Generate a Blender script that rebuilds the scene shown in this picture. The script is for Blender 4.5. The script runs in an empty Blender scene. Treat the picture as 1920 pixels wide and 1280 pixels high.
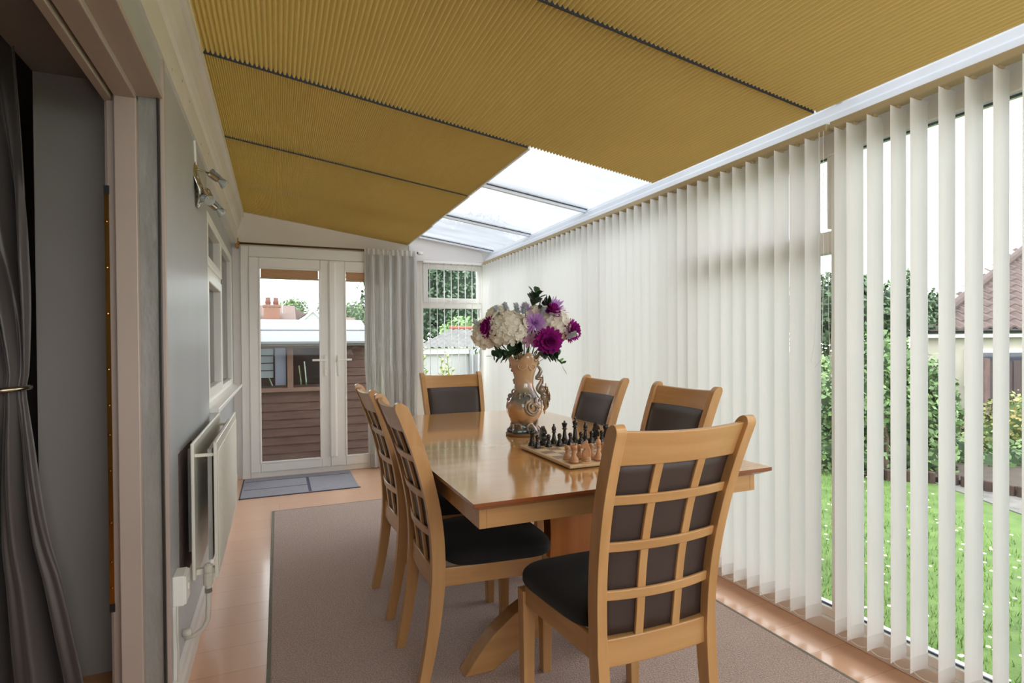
import bpy, bmesh, math, random
from math import sin, cos, pi, radians, sqrt, atan2, hypot
from mathutils import Matrix, Vector

SC = bpy.context.scene
COL = SC.collection
RND = random.Random(7)

# ------------------------------------------------------------------ camera
CAM_H = 1.2
YAW, PITCH, ROLL, FPX, SHIFT_PX = .398, -.0097, -.0075, 1045.0, 13.6
cy_, sy_ = cos(YAW), sin(YAW)
fwd = Vector((sy_, cy_, 0)); rgt = Vector((cy_, -sy_, 0)); up = Vector((0, 0, 1))
f2 = fwd * cos(PITCH) + up * sin(PITCH); u2 = -fwd * sin(PITCH) + up * cos(PITCH)
r2 = rgt * cos(ROLL) + u2 * sin(ROLL); u3 = -rgt * sin(ROLL) + u2 * cos(ROLL)
cam_d = bpy.data.cameras.new('camera'); cam = bpy.data.objects.new('camera', cam_d); COL.objects.link(cam)
cam_d.sensor_width = 36.0; cam_d.sensor_fit = 'HORIZONTAL'; cam_d.lens = 36.0 * FPX / 1920.0
cam_d.shift_y = SHIFT_PX / 1920.0; cam_d.clip_start = .02; cam_d.clip_end = 400
mw = Matrix.Identity(4)
for i in range(3):
    mw[i][0] = r2[i]; mw[i][1] = u3[i]; mw[i][2] = -f2[i]
mw[0][3], mw[1][3], mw[2][3] = 0, 0, CAM_H
cam.matrix_world = mw
SC.camera = cam

# ------------------------------------------------------------------ world: bright overcast sky, no direct sun
SKY = 6.2
wd = bpy.data.worlds.new('overcast_sky'); SC.world = wd; wd.use_nodes = True
nt = wd.node_tree; bg = nt.nodes['Background']
tc = nt.nodes.new('ShaderNodeTexCoord'); mp = nt.nodes.new('ShaderNodeMapping'); mp.inputs['Scale'].default_value = (1, 1, 3.2)
nz = nt.nodes.new('ShaderNodeTexNoise'); nz.inputs['Scale'].default_value = 2.4; nz.inputs['Detail'].default_value = 6
rp = nt.nodes.new('ShaderNodeValToRGB'); e = rp.color_ramp.elements
e[0].position = .38; e[0].color = (.39, .40, .43, 1); e[1].position = .62; e[1].color = (1, 1, 1, 1)
nt.links.new(tc.outputs['Generated'], mp.inputs['Vector']); nt.links.new(mp.outputs[0], nz.inputs['Vector'])
nt.links.new(nz.outputs['Fac'], rp.inputs['Fac']); nt.links.new(rp.outputs[0], bg.inputs['Color'])
bg.inputs['Strength'].default_value = SKY

# ------------------------------------------------------------------ colour management and light paths
vs = SC.view_settings
vs.view_transform = 'Standard'; vs.look = 'None'; vs.gamma = 1.0; vs.use_curve_mapping = False
vs.exposure = 0.14
SC.cycles.max_bounces = 12; SC.cycles.diffuse_bounces = 6; SC.cycles.transmission_bounces = 8
SC.cycles.transparent_max_bounces = 24; SC.cycles.caustics_reflective = False; SC.cycles.caustics_refractive = False
SC.cycles.sample_clamp_indirect = 6

# ------------------------------------------------------------------ materials
def srgb(r, g, b):
    f = lambda c: (c / 255 / 12.92) if c <= 10 else ((c / 255 + .055) / 1.055) ** 2.4
    return (f(r), f(g), f(b), 1)

def new_mat(name):
    m = bpy.data.materials.new(name); m.use_nodes = True
    return m, m.node_tree, m.node_tree.nodes['Principled BSDF']

def mat(name, col, rough=.5, metal=0, var=.0, vscale=8, bump=0, bscale=60, stretch=(1, 1, 1), coat=0, spec=None, detail=4, col2=None, sheen=0, island=0):
    m, t, p = new_mat(name)
    p.inputs['Roughness'].default_value = rough; p.inputs['Metallic'].default_value = metal
    p.inputs['Coat Weight'].default_value = coat; p.inputs['Coat Roughness'].default_value = .08
    if spec is not None: p.inputs['Specular IOR Level'].default_value = spec
    if sheen: p.inputs['Sheen Weight'].default_value = sheen
    p.inputs['Base Color'].default_value = col
    tc = t.nodes.new('ShaderNodeTexCoord'); mp = t.nodes.new('ShaderNodeMapping'); mp.inputs['Scale'].default_value = stretch
    t.links.new(tc.outputs['Object'], mp.inputs['Vector'])
    if var or col2:
        n = t.nodes.new('ShaderNodeTexNoise'); n.inputs['Scale'].default_value = vscale; n.inputs['Detail'].default_value = detail
        t.links.new(mp.outputs[0], n.inputs['Vector'])
        r = t.nodes.new('ShaderNodeValToRGB'); r.color_ramp.elements[0].position = .3; r.color_ramp.elements[1].position = .7
        c2 = col2 or tuple(min(1, c * (1 + var)) for c in col[:3]) + (1,)
        c1 = col if col2 else tuple(c * (1 - var) for c in col[:3]) + (1,)
        r.color_ramp.elements[0].color = c1; r.color_ramp.elements[1].color = c2
        t.links.new(n.outputs['Fac'], r.inputs['Fac']); last = r.outputs[0]
        if island:
            g = t.nodes.new('ShaderNodeNewGeometry'); h = t.nodes.new('ShaderNodeHueSaturation')
            mr = t.nodes.new('ShaderNodeMapRange'); mr.inputs['To Min'].default_value = 1 - island; mr.inputs['To Max'].default_value = 1 + island
            t.links.new(g.outputs['Random Per Island'], mr.inputs['Value']); t.links.new(mr.outputs[0], h.inputs['Value'])
            t.links.new(last, h.inputs['Color']); last = h.outputs[0]
        t.links.new(last, p.inputs['Base Color'])
    if bump:
        n2 = t.nodes.new('ShaderNodeTexNoise'); n2.inputs['Scale'].default_value = bscale; n2.inputs['Detail'].default_value = 3
        t.links.new(mp.outputs[0], n2.inputs['Vector'])
        b = t.nodes.new('ShaderNodeBump'); b.inputs['Strength'].default_value = bump; b.inputs['Distance'].default_value = .01
        t.links.new(n2.outputs['Fac'], b.inputs['Height']); t.links.new(b.outputs[0], p.inputs['Normal'])
    return m

def wood(name, c1, c2, axis, rough=.35, coat=.25, scale=9):
    st = [1, 1, 1]; st = [9, 9, 9]; st['xyz'.index(axis)] = .55
    m = mat(name, c1, rough, col2=c2, vscale=scale / 3, stretch=st, coat=coat, detail=6)
    return m

def translucent(name, col, trans, tcol=None, rough=.6, weave=0, wscale=(1, 1, 1), transp=0):
    """thin cloth: part of the light is reflected diffusely, part goes through"""
    m, t, p = new_mat(name); out = t.nodes['Material Output']; t.nodes.remove(p)
    d = t.nodes.new('ShaderNodeBsdfDiffuse'); tr = t.nodes.new('ShaderNodeBsdfTranslucent'); mx = t.nodes.new('ShaderNodeMixShader')
    d.inputs['Color'].default_value = col; tr.inputs['Color'].default_value = tcol or col; mx.inputs[0].default_value = trans
    if weave:
        tc = t.nodes.new('ShaderNodeTexCoord'); mp = t.nodes.new('ShaderNodeMapping'); mp.inputs['Scale'].default_value = wscale
        n = t.nodes.new('ShaderNodeTexNoise'); n.inputs['Scale'].default_value = 1; n.inputs['Detail'].default_value = 3
        t.links.new(tc.outputs['Object'], mp.inputs['Vector']); t.links.new(mp.outputs[0], n.inputs['Vector'])
        for sh, cc in ((d, col), (tr, tcol or col)):
            r = t.nodes.new('ShaderNodeValToRGB')
            r.color_ramp.elements[0].position = .3; r.color_ramp.elements[1].position = .7
            r.color_ramp.elements[0].color = tuple(c * (1 - weave) for c in cc[:3]) + (1,); r.color_ramp.elements[1].color = cc
            t.links.new(n.outputs['Fac'], r.inputs['Fac']); t.links.new(r.outputs[0], sh.inputs['Color'])
    t.links.new(d.outputs[0], mx.inputs[1]); t.links.new(tr.outputs[0], mx.inputs[2]); last = mx.outputs[0]
    if transp:
        tp = t.nodes.new('ShaderNodeBsdfTransparent'); m2 = t.nodes.new('ShaderNodeMixShader'); m2.inputs[0].default_value = transp
        t.links.new(last, m2.inputs[1]); t.links.new(tp.outputs[0], m2.inputs[2]); last = m2.outputs[0]
    t.links.new(last, out.inputs['Surface'])
    return m

def glass(name, refl=.05, tint=(.97, .99, .98, 1)):
    m, t, p = new_mat(name); out = t.nodes['Material Output']; t.nodes.remove(p)
    tp = t.nodes.new('ShaderNodeBsdfTransparent'); tp.inputs['Color'].default_value = tint
    g = t.nodes.new('ShaderNodeBsdfGlossy'); g.inputs['Roughness'].default_value = .02
    mx = t.nodes.new('ShaderNodeMixShader'); lw = t.nodes.new('ShaderNodeFresnel'); lw.inputs['IOR'].default_value = 1.0 + refl * 8
    t.links.new(lw.outputs[0], mx.inputs[0])
    t.links.new(tp.outputs[0], mx.inputs[1]); t.links.new(g.outputs[0], mx.inputs[2]); t.links.new(mx.outputs[0], out.inputs['Surface'])
    return m

W1, W2 = srgb(202, 155, 102), srgb(184, 136, 84)
M = {}
M['wood_x'] = wood('honey_wood_x', W1, W2, 'x'); M['wood_y'] = wood('honey_wood_y', W1, W2, 'y'); M['wood_z'] = wood('honey_wood_z', W1, W2, 'z')
M['table_top'] = wood('table_top_veneer', srgb(218, 166, 104), srgb(208, 152, 90), 'x', rough=.12, coat=.7)
M['table_red'] = wood('table_red_edge', srgb(148, 82, 42), srgb(130, 68, 34), 'x', rough=.3, coat=.3)
M['table_dark'] = mat('table_runner_brown', srgb(96, 48, 26), .4, var=.2, vscale=5)
M['pedestal'] = wood('pedestal_wood', srgb(196, 124, 62), srgb(178, 104, 46), 'z', rough=.3, coat=.3)
M['cushion'] = mat('black_seat_fabric', srgb(25, 23, 24), .85, var=.12, vscale=30, bump=.15, bscale=500, sheen=.08)
M['leather'] = mat('brown_leather', srgb(66, 52, 48), .5, var=.08, vscale=6, bump=.05, bscale=120)
M['white'] = mat('white_upvc', srgb(246, 244, 240), .32, var=.015, vscale=3)
M['white_paint'] = mat('white_painted_board', srgb(230, 224, 220), .5, var=.03, vscale=4)
M['off_white'] = mat('cream_wall_paint', srgb(236, 231, 222), .7, var=.025, vscale=2.5)
M['grey_wall'] = mat('silver_grey_wall_paint', srgb(180, 183, 187), .36, var=.05, vscale=1.6, stretch=(1, 2, .6), bump=.06, bscale=14)
M['grey_rough'] = mat('silver_grey_rough_plaster', srgb(152, 150, 146), .36, var=.10, vscale=9, stretch=(1, 1, .45), bump=.55, bscale=22)
M['grey_reveal'] = mat('dull_grey_paint', srgb(138, 132, 129), .6, var=.02, vscale=3)
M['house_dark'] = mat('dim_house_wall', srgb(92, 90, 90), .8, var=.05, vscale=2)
M['casing'] = mat('off_white_casing_paint', srgb(182, 165, 155), .4, var=.02, vscale=3)
M['brass'] = mat('polished_brass', srgb(190, 140, 70), .22, 1)
M['black'] = mat('black_plastic', srgb(24, 24, 25), .5, var=.1)
M['dark_gap'] = mat('dark_gap_and_cable', srgb(44, 38, 34), .7, var=.1)  # painted shade of the casing gap, also the cable's own dark colour
M['chrome'] = mat('chrome', srgb(205, 205, 205), .08, 1)
M['steel'] = mat('brushed_nickel', srgb(178, 168, 148), .25, 1)
M['bulb'] = mat('reflector_bulb_glass', srgb(176, 180, 176), .15, 0, coat=.5)
M['radiator'] = mat('white_radiator_enamel', srgb(234, 232, 222), .28, var=.01)
M['rad_in'] = mat('radiator_fin_grey', srgb(170, 170, 166), .5, var=.03)
M['pipe'] = mat('painted_pipe', srgb(214, 210, 200), .4, var=.03)
M['laminate'] = None
M['rug'] = mat('taupe_rug_pile', srgb(158, 132, 121), .95, col2=srgb(216, 192, 181), vscale=190, bump=.8, bscale=240, detail=3, sheen=.2)
M['rug_edge'] = mat('rug_binding', srgb(128, 124, 112), .9, var=.1, vscale=60)
M['mat_blue'] = mat('blue_grey_mat', srgb(158, 157, 168), .95, var=.16, vscale=160, bump=.4, bscale=300)
M['mat_line'] = mat('navy_mat_line', srgb(78, 80, 100), .95, var=.1, vscale=100)
M['slat'] = translucent('white_blind_cloth', (.962, .953, .955, 1), .60, weave=.03, wscale=(240, 240, 6))
M['slat_weight'] = translucent('white_blind_cloth_pocket', (.82, .81, .79, 1), .45)
M['yellow'] = translucent('mustard_pleat_cloth', srgb(220, 196, 124), .12, tcol=srgb(226, 200, 126), weave=.04, wscale=(3, 1.2, 3))
M['pleat_gap_shade'] = mat('dark_pleat_gap', srgb(34, 32, 34), .7, var=.1)  # shade between neighbouring roof blinds, put into the colour
M['glass'] = glass('window_glass', .03)
M['poly'] = translucent('weathered_polycarbonate', (.24, .258, .276, 1), .85, weave=.22, wscale=(2, 7, 3), transp=.05)
M['alu'] = mat('glazing_bar_white', srgb(236, 240, 246), .35, var=.03)
M['alu_dark'] = mat('glazing_bar_gasket', srgb(70, 84, 100), .5, var=.1)
M['rail_beige'] = mat('beige_headrail', srgb(190, 172, 134), .5, var=.03)
M['string'] = translucent('white_string', (.90, .89, .87, 1), .35)
M['string_silver'] = mat('silver_thread', srgb(224, 224, 226), .3, .35)
M['rod'] = mat('dark_curtain_rod', srgb(84, 58, 40), .4, .3, var=.1)
M['tan_blind'] = translucent('tan_pleat_cloth', srgb(232, 204, 170), .5)
M['curtain'] = mat('charcoal_satin', srgb(80, 72, 71), .42, var=.06, vscale=4, sheen=.3)

def laminate():
    m, t, p = new_mat('beech_laminate')
    tc = t.nodes.new('ShaderNodeTexCoord'); mp = t.nodes.new('ShaderNodeMapping')
    br = t.nodes.new('ShaderNodeTexBrick'); br.inputs['Scale'].default_value = 1
    br.inputs['Brick Width'].default_value = 1.2; br.inputs['Row Height'].default_value = .19; br.inputs['Mortar Size'].default_value = .0012
    br.inputs['Color1'].default_value = srgb(232, 188, 156); br.inputs['Color2'].default_value = srgb(226, 177, 144); br.inputs['Mortar'].default_value = srgb(196, 148, 112)
    br.inputs['Bias'].default_value = 0
    n = t.nodes.new('ShaderNodeTexNoise'); n.inputs['Scale'].default_value = 3
    m2 = t.nodes.new('ShaderNodeMapping'); m2.inputs['Scale'].default_value = (.6, 12, 1)
    mx = t.nodes.new('ShaderNodeMix'); mx.data_type = 'RGBA'; mx.blend_type = 'MULTIPLY'; mx.inputs[0].default_value = .35
    r = t.nodes.new('ShaderNodeValToRGB'); r.color_ramp.elements[0].color = (.84, .79, .74, 1); r.color_ramp.elements[1].color = (1, 1, 1, 1)
    t.links.new(tc.outputs['Object'], mp.inputs[0]); t.links.new(mp.outputs[0], br.inputs['Vector'])
    t.links.new(tc.outputs['Object'], m2.inputs[0]); t.links.new(m2.outputs[0], n.inputs['Vector']); t.links.new(n.outputs['Fac'], r.inputs[0])
    t.links.new(br.outputs['Color'], mx.inputs[6]); t.links.new(r.outputs[0], mx.inputs[7]); t.links.new(mx.outputs[2], p.inputs['Base Color'])
    p.inputs['Roughness'].default_value = .30; p.inputs['Coat Weight'].default_value = .5; p.inputs['Coat Roughness'].default_value = .12
    return m
M['laminate'] = laminate()

# ------------------------------------------------------------------ mesh builder
class MB:
    def __init__(s): s.v = []; s.f = []; s.mi = []
    def add(s, vs, fs, mi=0):
        o = len(s.v); s.v += [tuple(p) for p in vs]; s.f += [tuple(i + o for i in f) for f in fs]; s.mi += [mi] * len(fs)
        return s
    def box(s, x0, x1, y0, y1, z0, z1, mi=0):
        vs = [(x, y, z) for x in (x0, x1) for y in (y0, y1) for z in (z0, z1)]
        return s.add(vs, [(0, 1, 3, 2), (4, 6, 7, 5), (0, 4, 5, 1), (2, 3, 7, 6), (0, 2, 6, 4), (1, 5, 7, 3)], mi)
    def obox(s, c, ax, ay, az, mi=0):
        c, ax, ay, az = map(Vector, (c, ax, ay, az))
        vs = [c + ax * i + ay * j + az * k for i in (-1, 1) for j in (-1, 1) for k in (-1, 1)]
        return s.add(vs, [(0, 1, 3, 2), (4, 6, 7, 5), (0, 4, 5, 1), (2, 3, 7, 6), (0, 2, 6, 4), (1, 5, 7, 3)], mi)
    def prism(s, prof, axis, a, b, mi=0):
        """closed 2-D profile extruded along an axis; the profile runs in the other two axes in xyz order"""
        n = len(prof)
        def mk(p, t):
            return {'x': (t, p[0], p[1]), 'y': (p[0], t, p[1]), 'z': (p[0], p[1], t)}[axis]
        vs = [mk(p, a) for p in prof] + [mk(p, b) for p in prof]
        fs = [(i, (i + 1) % n, n + (i + 1) % n, n + i) for i in range(n)] + [tuple(range(n - 1, -1, -1)), tuple(range(n, 2 * n))]
        return s.add(vs, fs, mi)
    def lathe(s, prof, n=24, c=(0, 0, 0), mi=0, fx=None):
        vs = []; fs = []
        for k, (r, z) in enumerate(prof):
            for i in range(n):
                a = 2 * pi * i / n
                rr = fx(r, z, a) if fx else r
                vs.append((c[0] + rr * cos(a), c[1] + rr * sin(a), c[2] + z))
        for k in range(len(prof) - 1):
            for i in range(n):
                j = (i + 1) % n
                fs.append((k * n + i, k * n + j, (k + 1) * n + j, (k + 1) * n + i))
        fs.append(tuple(range(n - 1, -1, -1))); o = (len(prof) - 1) * n; fs.append(tuple(range(o, o + n)))
        return s.add(vs, fs, mi)
    def tube(s, pts, r, n=8, mi=0):
        pts = [Vector(p) for p in pts]; vs = []; fs = []
        rs = r if isinstance(r, (list, tuple)) else [r] * len(pts)
        ref = None
        for k, p in enumerate(pts):
            d = (pts[min(k + 1, len(pts) - 1)] - pts[max(k - 1, 0)])
            d = d.normalized() if d.length > 1e-9 else Vector((0, 0, 1))
            if ref is None: ref = Vector((1, 0, 0)) if abs(d.x) < .8 else Vector((0, 1, 0))
            a = (ref - d * ref.dot(d)).normalized(); ref = a; b = d.cross(a)
            for i in range(n):
                t = 2 * pi * i / n; vs.append(p + (a * cos(t) + b * sin(t)) * rs[k])
        for k in range(len(pts) - 1):
            for i in range(n):
                j = (i + 1) % n; fs.append((k * n + i, k * n + j, (k + 1) * n + j, (k + 1) * n + i))
        fs.append(tuple(range(n - 1, -1, -1))); o = (len(pts) - 1) * n; fs.append(tuple(range(o, o + n)))
        return s.add(vs, fs, mi)
    def loft(s, rings, mi=0, cap=True, close=True):
        n = len(rings[0]); vs = [p for r in rings for p in r]; fs = []
        for k in range(len(rings) - 1):
            for i in range(n if close else n - 1):
                j = (i + 1) % n; fs.append((k * n + i, k * n + j, (k + 1) * n + j, (k + 1) * n + i))
        if cap and close: fs.append(tuple(range(n - 1, -1, -1))); o = (len(rings) - 1) * n; fs.append(tuple(range(o, o + n)))
        return s.add(vs, fs, mi)
    def grid(s, fn, nu, nv, mi=0):
        vs = [fn(i / nu, j / nv) for j in range(nv + 1) for i in range(nu + 1)]
        fs = [(j * (nu + 1) + i, j * (nu + 1) + i + 1, (j + 1) * (nu + 1) + i + 1, (j + 1) * (nu + 1) + i) for j in range(nv) for i in range(nu)]
        return s.add(vs, fs, mi)
    def ball(s, c, r, n=10, m=7, sc=(1, 1, 1), mi=0):
        prof = [(max(1e-4, r * sin(pi * k / m)), -r * cos(pi * k / m)) for k in range(m + 1)]
        vs = []; o = MB().lathe(prof, n)
        return s.add([(c[0] + p[0] * sc[0], c[1] + p[1] * sc[1], c[2] + p[2] * sc[2]) for p in o.v], o.f, mi)
    def build(s, name, mats, parent=None, smooth=False, bevel=0, seg=2, solid=0, subsurf=0, fix=True):
        me = bpy.data.meshes.new(name)
        off = Vector(parent.get('_base', (0, 0, 0))) if parent is not None else Vector((0, 0, 0))
        me.from_pydata([tuple(Vector(p) - off) for p in s.v], [], s.f)
        if not isinstance(mats, (list, tuple)): mats = [mats]
        for m in mats: me.materials.append(m)
        if len(mats) > 1: me.polygons.foreach_set('material_index', s.mi)
        me.update()
        if fix:
            bm = bmesh.new(); bm.from_mesh(me); bmesh.ops.recalc_face_normals(bm, faces=bm.faces); bm.to_mesh(me); bm.free()
        if smooth:
            me.polygons.foreach_set('use_smooth', [True] * len(me.polygons))
        o = bpy.data.objects.new(name, me); COL.objects.link(o)
        if parent is not None: o.parent = parent
        if bevel:
            b = o.modifiers.new('bevel', 'BEVEL'); b.width = bevel; b.segments = seg; b.limit_method = 'ANGLE'; b.angle_limit = radians(35)
        if solid:
            b = o.modifiers.new('solid', 'SOLIDIFY'); b.thickness = solid; b.offset = 0
        if subsurf:
            b = o.modifiers.new('sub', 'SUBSURF'); b.levels = subsurf; b.render_levels = subsurf
        return o

def tag(o, label, cat, group=None, kind=None):
    o['label'] = label; o['category'] = cat
    if group: o['group'] = group
    if kind: o['kind'] = kind
    return o

def thing(name, label, cat, loc=(0, 0, 0), rotz=0, group=None, kind=None, local=False):
    """an Empty at the thing's base; part meshes are given in room coordinates unless local"""
    o = bpy.data.objects.new(name, None); COL.objects.link(o); o.empty_display_size = .1
    o.location = loc; o.rotation_euler = (0, 0, rotz)
    o['_base'] = (0, 0, 0) if local else tuple(loc)
    return tag(o, label, cat, group, kind)

def structure(o, label, cat): return tag(o, label, cat, kind='structure')

def copy_tree(root, loc, rotz, label, group=None):
    c = root.copy(); COL.objects.link(c); c.location = loc; c.rotation_euler = (0, 0, rotz); c['label'] = label
    if group: c['group'] = group
    for ch in list(root.children):
        p = ch.copy(); COL.objects.link(p); p.parent = c
        for g in list(ch.children):
            q = g.copy(); COL.objects.link(q); q.parent = p
    return c

def lerp_tab(t, tab):
    for (a, va), (b, vb) in zip(tab, tab[1:]):
        if t <= b: return va + (vb - va) * (t - a) / (b - a)
    return tab[-1][1]

def smooth_tab(t, tab):
    """Catmull-Rom through the (x, y) table"""
    xs = [a for a, _ in tab]; ys = [b for _, b in tab]
    i = 0
    while i < len(xs) - 2 and t > xs[i + 1]: i += 1
    h = xs[i + 1] - xs[i]; u = max(0, min(1, (t - xs[i]) / h))
    def sl(k):
        if k == 0: return (ys[1] - ys[0]) / (xs[1] - xs[0])
        if k == len(xs) - 1: return (ys[-1] - ys[-2]) / (xs[-1] - xs[-2])
        return (ys[k + 1] - ys[k - 1]) / (xs[k + 1] - xs[k - 1])
    m0, m1 = sl(i) * h, sl(i + 1) * h
    return (2*u**3-3*u*u+1)*ys[i] + (u**3-2*u*u+u)*m0 + (-2*u**3+3*u*u)*ys[i+1] + (u**3-u*u)*m1

# ================================================================== ROOM SHELL
XL, XW, XR, YE, YB = -.33, -.365, 2.08, 5.56, -.75
roofz = lambda x: 2.39 - .138 * (x + .265)        # underside of the roof blinds
glassz = lambda x: roofz(x) + .12

structure(MB().box(-.45, 2.16, YB, 5.75, -.12, 0).build('floor', M['laminate']), 'pale beech laminate floor of the conservatory', 'floor')
structure(MB().box(-3.2, -.45, YB, 4.2, -.12, .13).build('floor_house', mat('house_floor', srgb(170, 120, 76), .4, var=.1)), 'raised wooden floor inside the house beyond the left opening', 'floor')

# left wall: boxed-out panel, opening near the camera, far part with the house window
w = MB()
w.box(-.70, -.47, 2.2, 3.27, 0, 2.5); w.box(-.70, -.47, YB, 2.2, 2.065, 2.5)
w.box(-3.2, -.70, YB - .1, YB, 0, 2.5); w.box(-.70, XL, YB, -.6, 0, 2.5)
structure(w.build('wall_left_reveal', M['grey_reveal']), 'dull grey reveal of the opening into the house', 'wall')
w = MB(); w.box(-.47, XL, 2.061, 3.27, 0, 2.12); w.box(-.40, XL, -.6, 2.0605, 1.985, 2.12)
structure(w.build('wall_left', M['grey_wall']), 'silver grey boxed-out wall panel behind the radiator', 'wall')
structure(MB().box(-.47, XL - .001, 2.054, 2.061, 0, 1.98).build('wall_left_return', M['grey_rough']), 'rough silver painted return beside the door casing', 'wall')
w = MB(); w.box(-.70, XW, 5.40, 5.75, 0, 2.5); w.box(-.70, XW, 3.27, 3.42, 0, 2.5); w.box(-.70, XW, 3.42, 5.40, 0, .86); w.box(-.70, XW, 3.42, 5.40, 1.97, 2.5)
structure(w.build('wall_left_far', M['grey_wall']), 'grey wall around the house window beyond the panel', 'wall')
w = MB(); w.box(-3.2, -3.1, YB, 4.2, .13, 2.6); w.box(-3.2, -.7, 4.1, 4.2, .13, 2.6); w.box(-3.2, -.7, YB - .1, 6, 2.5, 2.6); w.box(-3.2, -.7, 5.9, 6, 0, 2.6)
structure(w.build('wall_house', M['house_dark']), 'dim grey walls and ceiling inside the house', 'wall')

# white beam and moulding along the top of the left wall
prof = [(-.47, 2.10), (-.318, 2.10), (-.318, 2.165), (-.322, 2.168), (-.322, 2.235), (-.312, 2.25), (-.300, 2.28), (-.292, 2.32), (-.290, 2.345), (-.296, 2.347), (-.268, 2.350), (-.2668, 2.508), (-.47, 2.53)]
structure(MB().prism(prof, 'y', YB, 5.56).build('trim_1', M['white_paint'], bevel=.003), 'white moulded timber fascia along the top of the left wall', 'trim')
s_ = MB()
for y, z in ((2.18, 2.13), (2.43, 2.20), (2.62, 2.20), (2.95, 2.135), (3.3, 2.20), (3.8, 2.20), (4.4, 2.2)):
    s_.ball((-.3185 if z < 2.16 else -.3225, y, z), .006, 6, 4, (.4, 1, 1))
structure(s_.build('trim_2', mat('rusty_nail_stain', srgb(176, 158, 118), .7)), 'stained nail heads in the white fascia', 'trim')
structure(MB().box(XL, XL + .012, 2.07, 2.30, 1.99, 2.10).box(XL, XL + .012, 2.30, 3.27, 2.085, 2.10).box(XL, XL + .008, -.6, 2.06, 2.075, 2.10).build('trim_3', M['grey_rough']), 'rough grey filler line under the white fascia', 'trim') if False else None

# skirting on the left
sk = [(-.34, 0), (-.306, 0), (-.306, .055), (-.314, .066), (-.318, .085), (-.33, .092), (-.34, .092)]
structure(MB().prism(sk, 'y', 2.06, 3.27).build('baseboard_left', M['white_paint'], bevel=.002), 'white moulded skirting under the radiator', 'skirting')
sk2 = [(p[0] - .035, p[1]) for p in sk]
structure(MB().prism(sk2, 'y', 3.27, 5.50).build('baseboard_far', M['white_paint'], bevel=.002), 'white skirting along the far left wall', 'skirting')

# door casing of the left opening
c = MB(); c.box(-.45, -.392, 2.022, 2.053, 0, 1.972); c.box(-.45, -.392, -.6, 2.053, 1.958, 1.985)
structure(c.build('door_frame_left', M['casing'], bevel=.003), 'off-white door casing of the left opening', 'door frame')
structure(MB().box(-.40, XL + .006, -.6, 2.052, 1.976, 1.990).build('trim_4', M['casing'], bevel=.003), 'off-white lip over the left opening', 'trim')
c = MB(); c.box(-.482, -.458, 2.06, 2.20, .05, 1.975); c.box(-.482, -.458, -.6, 2.19, 1.950, 1.975); c.box(-.475, -.452, 2.05, 2.06, .05, 1.972)
structure(c.build('trim_5', M['casing'], bevel=.002), 'inner door stop of the left opening', 'trim')
structure(MB().box(-.458, -.448, 2.056, 2.10, .05, 1.97).build('trim_6', M['dark_gap']), 'dark strip painted as shade in the gap behind the door casing', 'trim')  # solid strip whose dark colour stands for the shade in the gap
t_ = thing('lock_strip', 'long brass lock strip with black end caps on the left door frame', 'lock', (-.476, 2.05, .39))
MB().box(-.482, -.470, 2.046, 2.052, .41, 1.665).build('plate', M['brass'], t_)
MB().box(-.483, -.469, 2.045, 2.052, 1.665, 1.69).build('end_cap', M['black'], t_); MB().box(-.483, -.469, 2.045, 2.052, .385, .41).build('end_cap', M['black'], t_)
for z in (.46, .54, .66, .82, .93, 1.02, 1.13, 1.30, 1.44, 1.58):
    MB().lathe([(.004, 0), (.004, .003), (.002, .005)], 8, (-.476, 0, 0)).build('screw', M['brass'], None) if False else None
    MB().ball((-.476, 2.045, z), .0042, 8, 5).build('screw', M['brass'], t_)
t_ = thing('cable_trunking', 'thin white trunking with dark cable running up the edge of the grey panel', 'trunking', (-.32, 2.06, .02))
MB().box(-.334, -.322, 2.048, 2.066, .02, 2.10).build('cover', M['casing'], t_, bevel=.002)
MB().tube([(-.339, 2.046, .02), (-.338, 2.045, .6), (-.34, 2.046, 1.2), (-.338, 2.045, 1.7), (-.339, 2.046, 2.1)], .0035, 6).build('cable', M['dark_gap'], t_)

# end wall
w = MB()
ew = lambda x0, x1, z0, z1=None: w.prism([(x0, z0), (x1, z0), (x1, glassz(x1) if z1 is None else z1), (x0, glassz(x0) if z1 is None else z1)], 'y', YE, 5.68)
ew(-.47, 2.16, 2.045); ew(-.47, -.262, 0, 2.045); ew(1.235, 1.335, 0, 2.045); ew(1.335, 2.16, 0, .82)
ew(2.02, 2.16, .82, 2.045)
structure(w.build('wall_end', M['off_white']), 'cream end wall above the glazed doors', 'wall')
structure(MB().box(-.365, -.30, 5.535, YE, 0, 2.10).build('trim_7', M['white_paint'], bevel=.003), 'white corner board beside the glazed doors', 'trim')
structure(MB().prism([(1.22, 2.03), (2.0, 2.03), (2.0, 2.06), (1.22, 2.06)], 'y', 5.50, YE).build('trim_8', M['white_paint'], bevel=.003), 'white ledge over the end window', 'trim')
w = MB(); w.prism([(1.22, 2.06), (2.0, 2.06), (2.0, glassz(2.0)), (1.22, glassz(1.22))], 'y', 5.54, YE)
structure(w.build('trim_9', M['white_paint']), 'white board over the end window', 'trim')

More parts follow.
